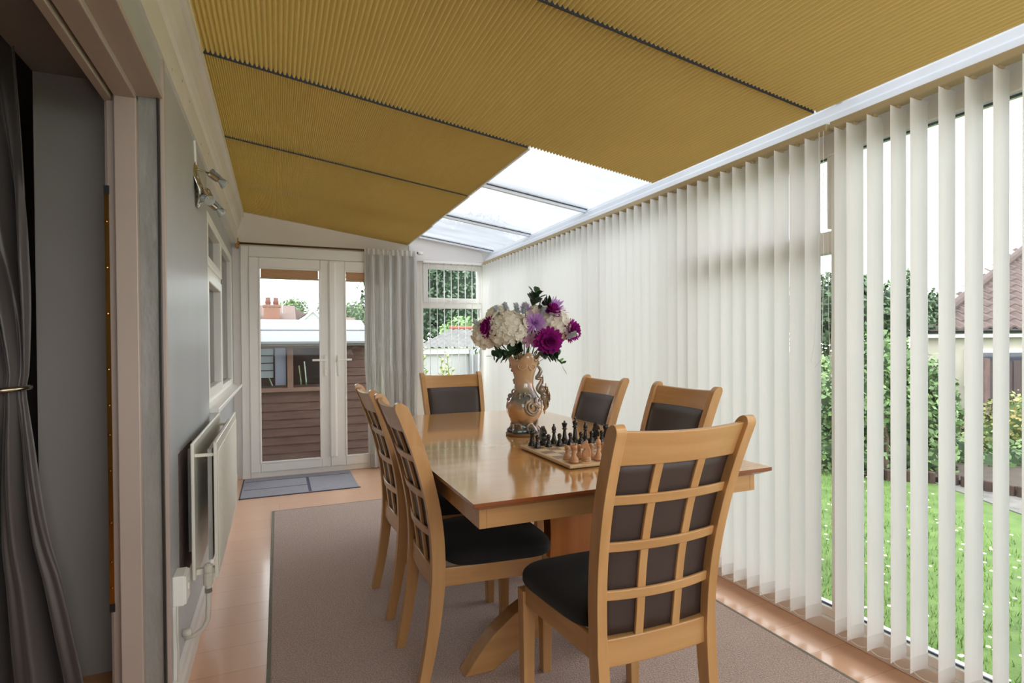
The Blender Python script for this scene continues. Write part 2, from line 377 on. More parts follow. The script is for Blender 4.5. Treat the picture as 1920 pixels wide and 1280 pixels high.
# double glazed doors (frame, two leaves)
def frame_rect(mb, x0, x1, y0, y1, z0, z1, t, tb=None, tt=None):
    tb = tb if tb is not None else t; tt = tt if tt is not None else t
    mb.box(x0, x0 + t, y0, y1, z0, z1); mb.box(x1 - t, x1, y0, y1, z0, z1)
    mb.box(x0 + t, x1 - t, y0, y1, z0, z0 + tb); mb.box(x0 + t, x1 - t, y0, y1, z1 - tt, z1)
    return mb
f = MB(); frame_rect(f, -.300, 1.24, 5.515, 5.60, 0, 2.095, .066, .052, .10)
structure(f.build('door_frame_end', M['white'], bevel=.006), 'white plastic frame of the double garden doors', 'door frame')
def door_leaf(name, x0, x1, px0, px1, label, hx, hs, key):
    d = bpy.data.objects.new(name, None); COL.objects.link(d); d.location = (x0, 5.52, .05); d['_base'] = (x0, 5.52, .05)
    structure(d, label, 'door')
    m = MB(); y0, y1 = 5.50, 5.57
    m.box(x0, px0, y0, y1, .052, 1.992); m.box(px1, x1, y0, y1, .052, 1.992); m.box(px0, px1, y0, y1, .052, .135); m.box(px0, px1, y0, y1, 1.90, 1.992)
    m.build('leaf', M['white'], d, bevel=.008)
    m = MB(); frame_rect(m, px0 - .004, px1 + .004, 5.494, 5.52, .131, 1.904, .016)
    m.build('bead', M['white'], d, bevel=.004)
    MB().box(px0, px1, 5.53, 5.545, .135, 1.90).build('pane', M['glass'], d)
    h = MB(); h.box(hx - .012, hx + .012, 5.488, 5.50, .905, 1.105).build('handle', M['white'], d, bevel=.005)
    m = MB(); m.lathe([(.011, 0), (.011, .04)], 12); mm = MB(); mm.add([(hx + p[0], 5.488 - p[2], 1.058 + p[1]) for p in m.v], m.f)
    mm.obox((hx + hs * .052, 5.450, 1.058), (.066, 0, 0), (0, .007, 0), (0, 0, .009))
    ho = mm.build('lever', M['white'], d, bevel=.004)
    if key: MB().obox((hx, 5.4875, .955), (.005, 0, 0), (0, .001, 0), (0, 0, .013)).build('keyhole', M['steel'], d)
    return d
door_leaf('door_1', -.234, .452, -.152, .372, 'left leaf of the white glazed doors with a keyhole under its handle', .411, -1, True)
door_leaf('door_2', .4525, 1.174, .592, 1.09, 'right leaf of the white glazed doors partly behind the string curtain', .528, 1, False)
structure(MB().prism([(.440, 5.52), (.440, 5.492), (.455, 5.478), (.497, 5.478), (.512, 5.492), (.512, 5.52)], 'z', .15, 1.972).build('trim_10', M['white'], bevel=.003), 'white meeting strip between the two door leaves', 'trim')

# pleated blinds stacked at the top of the door panes
for x0, x1, lb in ((-.147, .367, 'tan pleated blind stacked at the top of the left door pane'), (.597, 1.085, 'tan pleated blind stacked at the top of the right door pane')):
    t_ = thing('pane_blind', lb, 'blind', (x0, 5.51, 1.80))
    m = MB()
    for k in range(9):
        z = 1.812 + k * .0085; m.prism([(5.503, z), (5.526, z), (5.526, z + .0084), (5.503, z + .0084), (5.507, z + .0042)], 'x', x0 + .012, x1 - .012)
    m.build('pleat', M['tan_blind'], t_)
    MB().box(x0 + .002, x1 - .002, 5.500, 5.526, 1.800, 1.812).build('bottom_rail', M['rail_beige'], t_, bevel=.002)
    MB().box(x0 + .002, x1 - .002, 5.500, 5.526, 1.889, 1.898).build('top_rail', M['white'], t_, bevel=.002)
    m = MB(); m.tube([(x0 + .005, 5.51, .15), (x0 + .005, 5.51, 1.89)], .0012, 4); m.tube([(x1 - .005, 5.51, .15), (x1 - .005, 5.51, 1.89)], .0012, 4); m.build('guide_wire', M['steel'], t_)
    m = MB().obox(((x0 + x1) / 2, 5.494, 1.808), (.02, 0, 0), (0, .005, 0), (0, 0, .005)); m.build('pull_tab', M['rail_beige'], t_, bevel=.002)

# end window
wn = bpy.data.objects.new('window_1', None); COL.objects.link(wn); wn.location = (1.335, YE, .82); wn['_base'] = (1.335, YE, .82)
structure(wn, 'white end window with top vent beside the string curtain', 'window')
m = MB(); frame_rect(m, 1.335, 2.02, 5.56, 5.63, .82, 2.045, .03, .05, .035); m.box(1.365, 1.99, 5.56, 5.63, 1.565, 1.625); m.build('frame', M['white'], wn, bevel=.005)
m = MB(); frame_rect(m, 1.362, 1.992, 5.545, 5.60, 1.62, 2.012, .05); m.build('vent_sash', M['white'], wn, bevel=.006)
MB().box(1.36, 1.99, 5.60, 5.615, .86, 1.60).build('pane', M['glass'], wn); MB().box(1.40, 1.95, 5.575, 5.59, 1.66, 1.97).build('pane', M['glass'], wn)
m = MB(); m.obox((1.66, 5.536, 1.643), (.045, 0, 0), (0, .008, 0), (0, 0, .008)); m.obox((1.685, 5.530, 1.650), (.018, 0, 0), (0, .008, 0), (0, 0, .007)); m.build('handle', M['white'], wn, bevel=.003)

# right side glazing: sill, posts, head, transom, glass
wn = bpy.data.objects.new('window_2', None); COL.objects.link(wn); wn.location = (2.1, 1.6, 0); wn['_base'] = (2.1, 1.6, 0)
structure(wn, 'white full-height garden glazing along the right side', 'window')
m = MB(); m.box(2.07, 2.15, YB, 5.56, 0, .062); m.box(2.085, 2.15, YB, 5.56, .062, .10); m.build('sill', M['white'], wn, bevel=.005)
MB().box(2.075, 2.15, YB, 5.56, 1.955, 2.06).build('head', M['white'], wn, bevel=.004)
for y in (-.2, .70, 1.568, 2.42, 3.3, 4.2, 5.1): MB().box(2.082, 2.15, y - .024, y + .024, .101, 1.954).build('post', M['white'], wn, bevel=.004)
MB().box(2.098, 2.15, 1.592, 2.396, 1.562, 1.652).build('transom', M['white'], wn, bevel=.004)
m = MB(); m.box(2.092, 2.15, 1.592, 1.618, 1.66, 1.954); m.box(2.092, 2.15, 2.370, 2.396, 1.66, 1.954); m.build('vent_sash', M['white'], wn, bevel=.004)
m = MB(); m.box(2.112, 2.122, YB, 5.5, .10, 1.955); m.build('pane', M['glass'], wn)
m = MB()
for a, b in ((.724, 1.544), (1.592, 2.396), (-.176, .676)):
    m.box(2.104, 2.112, a, b, .10, .106); m.box(2.104, 2.112, a, b, 1.949, 1.955)
m.build('gasket', M['alu_dark'], wn)

# wall plate (beam) over the right blinds
pr = [(2.105, 2.176), (2.090, 2.152), (2.066, 2.140), (2.058, 2.108), (2.026, 2.090), (2.012, 2.045), (2.16, 2.045), (2.16, 2.172)]
structure(MB().prism(pr, 'y', YB, 5.56).build('trim_11', M['alu'], bevel=.003), 'pale blue-white eaves beam over the long vertical blinds', 'beam')

# roof glazing and bars
structure(MB().add([(-.40, YB, glassz(-.40)), (2.16, YB, glassz(2.16)), (2.16, 5.72, glassz(2.16)), (-.40, 5.72, glassz(-.40))], [(0, 1, 2, 3)]).build('ceiling', M['poly']), 'weathered translucent sloping roof glazing', 'ceiling')
def bar(n, y):
    m = MB(); mx = []
    a, b = -.26, 2.10
    def q(x, yy, dz): return (x, yy, glassz(x) + dz)
    for y0, y1, d0, d1, mi in ((y - .03, y + .03, -.008, .03, 0), (y - .014, y + .014, -.032, -.008, 0), (y - .020, y - .016, -.014, -.0085, 1), (y + .016, y + .020, -.014, -.0085, 1)):
        m.add([q(x, yy, d) for x in (a, b) for yy in (y0, y1) for d in (d0, d1)], [(0, 1, 3, 2), (4, 6, 7, 5), (0, 4, 5, 1), (2, 3, 7, 6), (0, 2, 6, 4), (1, 5, 7, 3)], mi)
    structure(m.build('trim_%d' % n, [M['alu'], M['alu_dark']], bevel=.002), ['white roof glazing bar nearest the camera', 'second white roof glazing bar', 'white roof glazing bar at the largest bare pane', 'white roof glazing bar in the middle of the bare strip', 'white roof glazing bar nearest the end wall'][n - 12], 'glazing bar')
for i, y in enumerate((.55, 1.56, 3.57, 4.555, 5.50)): bar(12 + i, y)

# house window on the far left wall
wn = bpy.data.objects.new('window_3', None); COL.objects.link(wn); wn.location = (XW, 3.42, .86); wn['_base'] = (XW, 3.42, .86)
structure(wn, 'white house window in the left wall beyond the panel', 'window')
def frame_yz(mb, x0, x1, y0, y1, z0, z1, t):
    mb.box(x0, x1, y0, y0 + t, z0, z1); mb.box(x0, x1, y1 - t, y1, z0, z1); mb.box(x0, x1, y0 + t, y1 - t, z0, z0 + t); mb.box(x0, x1, y0 + t, y1 - t, z1 - t, z1); return mb
m = MB(); frame_yz(m, -.43, -.360, 3.42, 5.40, .86, 1.97, .06); m.box(-.43, -.360, 4.28, 4.36, .9, 1.93); m.box(-.43, -.362, 3.48, 4.28, 1.60, 1.67); m.build('frame', M['white'], wn, bevel=.006)
m = MB(); frame_yz(m, -.42, -.348, 3.46, 4.30, .90, 1.62, .06); m.build('casement_sash', M['white'], wn, bevel=.006)
m = MB(); frame_yz(m, -.42, -.348, 3.46, 4.30, 1.65, 1.94, .05); m.build('vent_sash', M['white'], wn, bevel=.006)
MB().box(-.405, -.395, 3.5, 5.38, .9, 1.95).build('pane', glass('house_window_glass', .12, (.35, .34, .33, 1)), wn)
m = MB(); m.prism([(-.36, .845), (-.285, .845), (-.285, .868), (-.36, .875)], 'y', 3.30, 5.36); m.build('sill', M['white'], wn, bevel=.004)

# ================================================================== ROOF BLINDS
def roof_blind(y0, y1, x0, x1, pitch, depth, label, right_rail):
    t_ = thing('pleated_roof_blind', label, 'roof blind', (x0, y0, roofz(x0)), group='mustard pleated roof blinds')
    n = max(4, int(round((x1 - x0) / pitch))); px = (x1 - x0) / n
    rows = []; K = 6
    for i in range(K * n + 1):
        x = x0 + i * px / K
        rows.append((x, roofz(x) + depth * (1 - abs(cos(pi * i / K)) ** .75)))
    m = MB(); nv = 1
    m.v = [(x, y, z) for y in (y0, y1) for x, z in rows]
    k = len(rows); m.f = [(i, i + 1, k + i + 1, k + i) for i in range(k - 1)]; m.mi = [0] * len(m.f)
    m.build('pleat', M['yellow'], t_, smooth=False)
    # undrawn dark strip for the gap shade under the notched pleat ends
    g = MB(); g.add([(x, y, roofz(x) + d) for x in (x0, x1) for y in (y0 - .010, y0 - .0008) for d in (.002, .016)], [(0, 1, 3, 2), (4, 6, 7, 5), (0, 4, 5, 1), (2, 3, 7, 6), (0, 2, 6, 4), (1, 5, 7, 3)])
    return t_, g
def gap_shade(t_, y, x0, x1, pitch):
    """dark strip painting the gap shade, added to stop skylight behind the pleat ends"""
    MB().add([(x, yy, roofz(x) + d) for x in (x0, x1) for yy in (y + .0045, y + .0072) for d in (-.0015, .075)], [(0, 1, 3, 2), (4, 6, 7, 5), (0, 4, 5, 1), (2, 3, 7, 6), (0, 2, 6, 4), (1, 5, 7, 3)]).build('gap_shade_strip', M['pleat_gap_shade'], t_)
def end_rail(t_, x, y0, y1):
    MB().add([(xx, yy, roofz(xx) + d) for xx in (x, x + .012) for yy in (y0, y1) for d in (-.004, .016)], [(0, 1, 3, 2), (4, 6, 7, 5), (0, 4, 5, 1), (2, 3, 7, 6), (0, 2, 6, 4), (1, 5, 7, 3)]).build('bottom_rail', M['alu'], t_, bevel=.002)
X0 = -.2665
def draw_blind(y0, y1, x1, pitch, depth, label, rail, gap_y):
    a, _ = roof_blind(y0, y1, X0, x1, pitch, depth, label, rail)
    if rail: end_rail(a, x1, y0, y1)
    if gap_y: gap_shade(a, gap_y, X0, x1 - .005, pitch)
draw_blind(YB, 1.541, 1.937, .018, .017, 'mustard pleated roof blind nearest the camera, fully drawn', False, 1.543)
draw_blind(1.553, 2.571, 1.937, .018, .017, 'mustard pleated roof blind fully drawn to the eaves beam beside the largest bare pane', False, None)
draw_blind(2.586, 3.560, 1.185, .0095, .013, 'mustard pleated roof blind, first of the part-drawn ones from the camera', True, 2.5775)
draw_blind(3.574, 4.556, 1.19, .0095, .013, 'mustard pleated roof blind, middle one of the part-drawn ones', True, 3.566)
draw_blind(4.557, 5.556, 1.20, .0095, .013, 'mustard pleated roof blind, part drawn and touching the end wall', True, None)

# ================================================================== VERTICAL BLINDS
def slat_mesh(w_=.089, z0=.075, z1=2.010, bow=.003):
    m = MB(); nu = 6
    def fn(u, v):
        s = (u - .5) * w_
        return (s, bow * (1 - (2 * u - 1) ** 2), z0 + (z1 - z0) * v)
    m.grid(fn, nu, 3); return m
def vertical_blind(label, ys, xs, base, along='y', z0=.075, z1=2.012, jitter=3.0, angs=None, rail=None):
    t_ = thing('vertical_blind', label, 'vertical blind', base)
    proto = slat_mesh(z0=z0 + .052, z1=z1); pw = slat_mesh(.0895, z0, z0 + .054, .0045)
    first = None; hk = MB().obox((0, 0, z1 + .006), (.012, 0, 0), (0, .003, 0), (0, 0, .008)); hk.obox((0, 0, z1 + .016), (.004, 0, 0), (0, .004, 0), (0, 0, .010))
    for i, (x, y) in enumerate(zip(xs, ys)):
        if first is None:
            off = Vector(t_['_base']); t_['_base'] = (0, 0, 0)
            s = proto.build('slat', M['slat'], t_, smooth=True, fix=False)
            w1 = pw.build('weight_pocket', M['slat_weight'], s, smooth=True, fix=False); h1 = hk.build('hook', M['rail_beige'], s)
            t_['_base'] = tuple(off); first = (s, w1, h1)
        else:
            s = first[0].copy(); COL.objects.link(s); s.parent = t_
            for ch in first[1:]:
                q = ch.copy(); COL.objects.link(q); q.parent = s
        s.location = (x - base[0], y - base[1], -base[2])
        a = (angs[i] if angs else 0) + RND.uniform(-jitter, jitter)
        s.rotation_euler = (0, 0, radians(a))
    return t_
near_y = [1.483, 1.430, 1.354, 1.272, 1.204, 1.119, 1.043, .972, .902, .828, .755, .682, .61, .537, .465, .39, .318, .245]
far_y = [1.609, 1.682, 1.760, 1.841, 1.916, 1.995, 2.07, 2.15, 2.228]
y = far_y[-1]
while y < 5.40: y += .0775; far_y.append(y)
def rail_and_chain(t_, y0, y1, ys):
    MB().box(1.975, 2.022, y0, y1, 2.018, 2.046).build('headrail', M['rail_beige'], t_, bevel=.003)
    m = MB()
    for side in (-.043, .043):
        for a, b in zip(ys, ys[1:]):
            pts = []
            for k in range(5):
                u = k / 4; pts.append((2.0 + side, a + (b - a) * u, .092 - .014 * 4 * u * (1 - u)))
            m.tube(pts, .0012, 4)
    m.build('linking_chain', M['white'], t_)
vb = vertical_blind('long white vertical blind behind the table, from end corner to the post', far_y, [2.0] * len(far_y), (2.0, 1.53, .07)); rail_and_chain(vb, 1.53, 5.47, far_y)
MB().tube([(1.97, 1.556, 2.02), (1.97, 1.560, 1.5), (1.968, 1.575, 1.2), (1.966, 1.590, 1.12), (1.966, 1.575, 1.095), (1.968, 1.545, 1.13), (1.97, 1.54, 1.4), (1.97, 1.538, 2.02)], .0010, 5).build('pull_cord', M['white'], vb)
m = MB(); m.tube([(2.03, 1.565, 2.02), (2.03, 1.563, 1.3), (2.03, 1.555, 1.07)], .0010, 5); m.tube([(2.03, 1.547, 2.02), (2.03, 1.549, 1.3), (2.03, 1.555, 1.07)], .0010, 5)
m.ball((2.03, 1.555, 1.06), .006); m.build('bead_chain', M['white'], vb)
vb = vertical_blind('white vertical blind nearest the camera with the garden showing between its slats', near_y, [2.0] * len(near_y), (2.0, .24, .07)); rail_and_chain(vb, .20, 1.515, near_y)
rear_y = [.16 - .0775 * i for i in range(15)]
ex = [1.408, 1.482, 1.556, 1.630, 1.705, 1.779, 1.852, 1.915]
vb = vertical_blind('white vertical blind with slats turned edge-on over the end window', [5.455] * len(ex), ex, (1.66, 5.455, .84), z0=.80, z1=2.0, jitter=1.2, angs=[90 - 16 + 0] * 0 or [90 - (22.8 - 0) + 4 - i * 1.0 for i in range(len(ex))])
MB().box(1.34, 1.955, 5.44, 5.475, 2.008, 2.030).build('headrail', M['white'], vb, bevel=.003)

# ================================================================== CURTAIN ROD AND STRING CURTAIN
t_ = thing('curtain_rod', 'thin dark curtain rod over the glazed doors with white end cap', 'curtain rod', (-.32, 5.47, 2.10))
MB().tube([(-.318, 5.475, 2.104), (.5, 5.475, 2.104), (1.30, 5.475, 2.104)], .0085, 10).build('pole', M['rod'], t_, smooth=True)
m = MB(); m.tube([(1.295, 5.475, 2.104), (1.345, 5.475, 2.104)], .018, 12); m.build('end_cap', M['white'], t_, smooth=True)
m = MB(); m.box(-.33, -.312, 5.462, 5.535, 2.06, 2.15); m.tube([(-.312, 5.475, 2.104), (-.300, 5.475, 2.104)], .016, 10); m.build('bracket', M['brass'], t_, bevel=.003)
t_ = thing('string_curtain', 'white string curtain with silver threads hanging from the rod beside the end window', 'string curtain', (.8, 5.47, .02))
R = random.Random(3)
m = MB(); m2 = MB()
NS = 540
for i in range(NS):
    u = (i + R.random() * .8) / NS; x = .775 + .505 * u; ph = 5.468 + .018 * sin(u * 38) + R.uniform(-.006, .006)
    xe = x + R.gauss(0, .007) + .035 * (u - .75) * (-1) ; r = R.uniform(.0012, .0022); tgt = m2 if R.random() < .2 else m
    zb = R.uniform(.008, .04); mid = x + R.gauss(0, .004)
    pts = [(x, ph, 2.10), (x + (mid - x) * .5, ph + R.gauss(0, .002), 1.6), (mid, ph + R.gauss(0, .004), 1.05), (xe, ph + R.gauss(0, .006), .5), (xe + R.gauss(0, .004), ph + R.gauss(0, .006), zb)]
    tgt.tube(pts, r, 4)
o = m.build('strands', M['string'], t_, fix=False); o['kind'] = 'stuff'
o = m2.build('silver_strands', M['string_silver'], t_, fix=False); o['kind'] = 'stuff'
m = MB(); m.grid(lambda u, v: (.772 + .51 * u, 5.452 + .012 * sin(u * 70), 2.062 + .055 * v), 120, 1); m.build('heading', M['string'], t_, smooth=True, fix=False)

# ================================================================== GREY TIED CURTAIN IN THE HOUSE
t_ = thing('tied_curtain', 'charcoal satin curtain gathered by a tieback in the left opening', 'curtain', (-.75, 2.0, .13))
edge = [(.13, -.538), (.25, -.556), (.5, -.598), (.63, -.628), (.78, -.650), (.91, -.664), (1.03, -.678), (1.076, -.682), (1.13, -.674), (1.41, -.664), (1.82, -.678), (2.06, -.69), (2.3, -.70)]
left = [(.13, -1.00), (.63, -.90), (.91, -.82), (1.076, -.765), (1.2, -.80), (1.5, -.95), (2.3, -1.25)]
def cfold(u, v):
    z = .14 + 2.1 * v
    xe = smooth_tab(z, edge); xl = smooth_tab(z, left)
    x = xl + (xe - xl) * u
    pinch = min(1, abs(z - 1.076) * 2.2 + .18)
    yy = 2.06 + .040 * pinch * (sin(u * 24 + 1.3 * sin(z * 2.1)) + .45 * sin(u * 47 + z * 3)) - .05 * (1 - pinch) * cos((u - .5) * pi)
    return (x, min(yy, 2.15), z)
MB().grid(cfold, 90, 90).build('drape', M['curtain'], t_, smooth=True, solid=.003, fix=False)
ring = []
for k in range(25):
    a = 2 * pi * k / 24; ring.append((-.722 + .053 * cos(a), 2.04 + .058 * sin(a), 1.078 + .004 * cos(a)))
MB().tube(ring, .0075, 8).build('tieback', M['steel'], t_, smooth=True)

# ================================================================== RADIATOR, SPUR, SPOTLIGHT
t_ = thing('radiator', 'white double panel radiator on the grey wall panel', 'radiator', (-.25, 2.8, .35))
RY0, RY1, RZ0, RZ1 = 2.31, 3.31, .345, .845
def rad_panel(x0, x1, ribs, s):
    m = MB(); n = 30
    pts = []
    m.box(x0, x1, RY0, RY1, RZ0, RZ1)
    if ribs:
        for k in range(n):
            y = RY0 + .03 + (RY1 - RY0 - .06) * k / (n - 1); m.prism([(x1, y - .009), (x1 + .004, y - .004), (x1 + .004, y + .004), (x1, y + .009)], 'z', RZ0 + .03, RZ1 - .035)
    return m
rad_panel(-.296, -.284, False, 0).build('back_panel', M['radiator'], t_, bevel=.004)
rad_panel(-.222, -.210, True, 1).build('front_panel', M['radiator'], t_, bevel=.003)
MB().box(-.244, -.230, RY0 + .03, RY1 - .03, RZ0 + .06, RZ1 - .03).build('convector_fin', M['rad_in'], t_)
m = MB()
for y in (RY0 + .02, RY1 - .1): m.box(-.286, -.220, y, y + .012, RZ1 - .055, RZ1 - .043)
m.box(-.284, -.220, RY0 + .015, RY0 + .04, RZ0 + .012, RZ0 + .034)
m.build('connector', M['radiator'], t_, bevel=.003)
m = MB(); m.lathe([(.010, 0), (.012, .012), (.017, .015), (.017, .05), (.012, .056), (.015, .062), (.015, .085), (.007, .092)], 14, (-.244, RY0 + .004, RZ0 - .035)); m.build('valve', M['pipe'], t_, smooth=False)
m = MB(); m.lathe([(.012, 0), (.012, .016)], 8, (-.244, RY0 + .004, RZ0 - .05)); m.build('valve_nut', M['chrome'], t_)
m = MB(); m.tube([(-.244, RY0 + .004, RZ0 - .03), (-.244, RY0 + .004, RZ0 - .10), (-.247, RY0 + .004, RZ0 - .15), (-.262, RY0 + .005, RZ0 - .18), (-.29, RY0 + .006, RZ0 - .20), (-.322, RY0 + .006, RZ0 - .205)], .0085, 10); m.tube([(-.327, RY0 + .006, RZ0 - .185), (-.30, RY0 + .006, RZ0 - .185)], .014, 10); m.build('pipe', M['pipe'], t_, smooth=True)
m = MB(); m.box(-.328, -.296, RY0 + .18, RY0 + .21, RZ0 + .05, RZ1 - .05); m.box(-.328, -.296, RY1 - .21, RY1 - .18, RZ0 + .05, RZ1 - .05); m.build('bracket', M['rad_in'], t_)
structure(MB().box(XL, XL + .0012, RY0 - .03, RY0 + .30, RZ0 - .02, RZ1 - .03).build('trim_17', mat('sooty_stain', srgb(92, 76, 74), .8, var=.25, vscale=30)), 'dark stain on the wall behind the near end of the radiator', 'stain')
t_ = thing('fused_spur', 'white fused spur box with trunking below on the grey panel', 'socket', (-.31, 2.17, .30))
MB().box(XL, -.295, 2.125, 2.215, .335, .435).build('back_box', M['white'], t_, bevel=.004)
MB().box(-.297, -.289, 2.128, 2.212, .338, .432).build('face_plate', M['white'], t_, bevel=.003)
m = MB(); m.box(-.2895, -.286, 2.165, 2.185, .375, .397); m.build('fuse_carrier', M['radiator'], t_, bevel=.001)
MB().box(XL, -.316, 2.128, 2.150, .09, .335).build('trunking', M['white'], t_, bevel=.002)
MB().tube([(-.312, 2.10, .10), (-.31, 2.10, .2), (-.314, 2.106, .26), (-.316, 2.13, .34)], .003, 6).build('cable', M['pipe'], t_)

t_ = thing('wall_spotlight', 'chrome three-arm spotlight high on the grey wall panel', 'wall light', (-.33, 2.85, 1.91))
def leaf(u, v):
    z = 1.822 + .19 * v; wv = .075 * sin(pi * (.08 + .84 * v)) ** .8
    y = 2.85 + (u - .5) * 2 * wv + .012 * sin(v * 5)
    return (-.326 + .022 * sin(pi * v) * (1 - (2 * u - 1) ** 2 * .8) + .010 * sin(v * 6.3), y, z)
MB().grid(leaf, 10, 16).build('back_plate', M['chrome'], t_, smooth=True, solid=.005, fix=False)
MB().tube([(-.326, 2.82, 2.00), (-.327, 2.80, 2.10)], .005, 6).build('conduit', M['white'], t_)
def head(z, ys, xs, yaw, tilt, shade, ball):
    m = MB(); m.tube([(-.322, 2.83, z), (xs, ys, z + .003)], .0045, 8); arm = m.build('arm', M['steel'], t_, smooth=True)
    d = Vector((cos(yaw) * cos(tilt), sin(yaw) * cos(tilt), sin(tilt))).normalized(); s0 = Vector((xs, ys, z))
    m = MB(); m.tube([s0 - d * .008, s0, s0 + d * .036, s0 + d * .04], [.010, .0135, .0135, .010], 12); m.build('lamp_holder', M['steel'], t_)
    p1 = s0 + d * .04
    m = MB(); m.tube([p1, p1 + d * .010, p1 + d * .026, p1 + d * .034, p1 + d * .035], [.007, .010, .021, .023, .020], 14); m.build('bulb', M['bulb'], t_, smooth=True)
    side = d.cross(Vector((0, 0, 1))).normalized(); nn = side.cross(d)
    m = MB(); c0 = s0 + nn * .018
    m.grid(lambda u, v: tuple(c0 + d * (v * .085 - .005) + side * ((u - .5) * .045 * (1 - .35 * v)) + nn * (.006 * (1 - (2 * u - 1) ** 2) + .004 - .01 * v)), 4, 4); m.build('shade', M['chrome'], t_, smooth=True, solid=.002, fix=False)
    if ball: MB().ball((xs - .002, ys - .02, z - .024), .019, 14, 10).build('globe', M['bulb'], t_, smooth=True)
head(1.985, 2.90, -.278, radians(25), radians(-28), True, False)
head(1.885, 2.86, -.300, radians(-62), radians(-35), True, True)
head(1.862, 2.94, -.286, radians(35), radians(-30), True, False)

# ================================================================== RUG AND DOORMAT
t_ = thing('area_rug', 'large taupe short-pile rug under the dining set', 'rug', (.9, 2.3, 0))
MB().box(-.035, 1.845, .20, 4.335, .0005, .010).build('pile', M['rug'], t_, bevel=.003)
m = MB(); frame = [(-.050, -.036, .185, 4.35), (1.846, 1.86, .185, 4.35)]
for a in frame: m.box(a[0], a[1], a[2], a[3], .0005, .009)
m.box(-.036, 1.846, .185, .199, .0005, .009); m.box(-.036, 1.846, 4.336, 4.35, .0005, .009); m.build('binding', M['rug_edge'], t_, bevel=.002)
t_ = thing('door_mat', 'blue-grey door mat with navy lines in front of the glazed doors', 'door mat', (.16, 5.15, 0))
MB().box(-.282, .62, 4.81, 5.495, .0005, .008).build('pile', M['mat_blue'], t_, bevel=.002)
m = MB(); m.box(-.27, .60, 5.345, 5.355, .0078, .0088); m.box(-.27, .222, 5.055, 5.067, .0078, .0088); m.box(.222, .245, 4.82, 5.345, .0078, .0088)
m.build('stripe', M['mat_line'], t_)
m = MB(); m.box(-.292, .63, 4.80, 4.812, .0005, .006); m.box(-.292, -.282, 4.80, 5.497, .0005, .006); m.build('border', M['mat_line'], t_)

# ================================================================== DINING TABLE
t_ = thing('dining_table', 'honey wood extending dining table with the chess set on it', 'table', (1.04, 2.42, 0))
def slab(x0, x1, y0, y1, edges, name):
    """table top section: flat top, edge tapering under"""
    m = MB(); i = .030
    a = [(x0, y0), (x1, y0), (x1, y1), (x0, y1)]
    ix0, ix1 = x0 + i, x1 - i; iy0 = y0 + (i if edges[0] else 0); iy1 = y1 - (i if edges[1] else 0)
    b = [(ix0, iy0), (ix1, iy0), (ix1, iy1), (ix0, iy1)]
    v = [(p[0], p[1], .76) for p in a] + [(p[0], p[1], .748) for p in a] + [(p[0], p[1], .733) for p in b]
    m.add(v, [(0, 1, 2, 3)], 0)
    m.add(v, [(0, 4, 5, 1), (1, 5, 6, 2), (2, 6, 7, 3), (3, 7, 4, 0), (4, 8, 9, 5), (5, 9, 10, 6), (6, 10, 11, 7), (7, 11, 8, 4), (11, 10, 9, 8)], 1)
    return m.build(name, [M['table_top'], M['table_red']], t_, bevel=.0015)
slab(.490, 1.592, 1.444, 2.2215, (1, 0), 'tabletop'); slab(.490, 1.592, 2.2225, 2.7515, (0, 0), 'extension_leaf'); slab(.490, 1.592, 2.7525, 3.40, (0, 1), 'tabletop')
def apron(y0, y1, far):
    m = MB(); x0, x1, tk = .522, 1.560, .022
    m.box(x0, x0 + tk, y0, y1, .672, .733); m.box(x1 - tk, x1, y0, y1, .672, .733)
    yy = (y1 - tk, y1) if far else (y0, y0 + tk)
    m.box(x0 + tk, x1 - tk, yy[0], yy[1], .672, .733); return m.build('apron', M['wood_x'], t_, bevel=.0015)
apron(1.492, 2.16, False); apron(2.80, 3.36, True)
m = MB(); m.box(.60, .64, 1.9, 3.0, .685, .732); m.box(1.44, 1.48, 1.9, 3.0, .685, .732); m.build('slide_rail', M['table_dark'], t_)
def pedestal(y):
    pr = []
    for k in range(13):
        z = .20 + .47 * k / 12; pr.append((1.04 - (.092 + .045 * ((z - .47) / .27) ** 2), z))
    pr2 = [(2.08 - a, z) for a, z in reversed(pr)]
    MB().prism(pr + pr2, 'y', y - .03, y + .03).build('pedestal', M['pedestal'], t_, bevel=.003)
    top = [(.600, .010), (.625, .040), (.665, .092), (.72, .148), (.79, .20), (.86, .236), (.94, .258), (1.04, .265)]
    low = [(1.04, .135), (.97, .125), (.91, .104), (.85, .082), (.79, .056), (.74, .028), (.71, .010)]
    full = top + [(2.08 - a, z) for a, z in reversed(top[:-1])] + [(2.08 - a, z) for a, z in reversed(low[1:])] + low
    MB().prism(full, 'y', y - .036, y + .036).build('arched_foot', M['wood_x'], t_, bevel=.006)
    MB().box(.80, 1.28, y - .05, y + .05, .655, .690).build('bearer', M['pedestal'], t_, bevel=.003)
pedestal(1.92); pedestal(3.03)
MB().box(1.02, 1.06, 1.95, 2.95, .30, .38).build('stretcher', M['pedestal'], t_, bevel=.003)

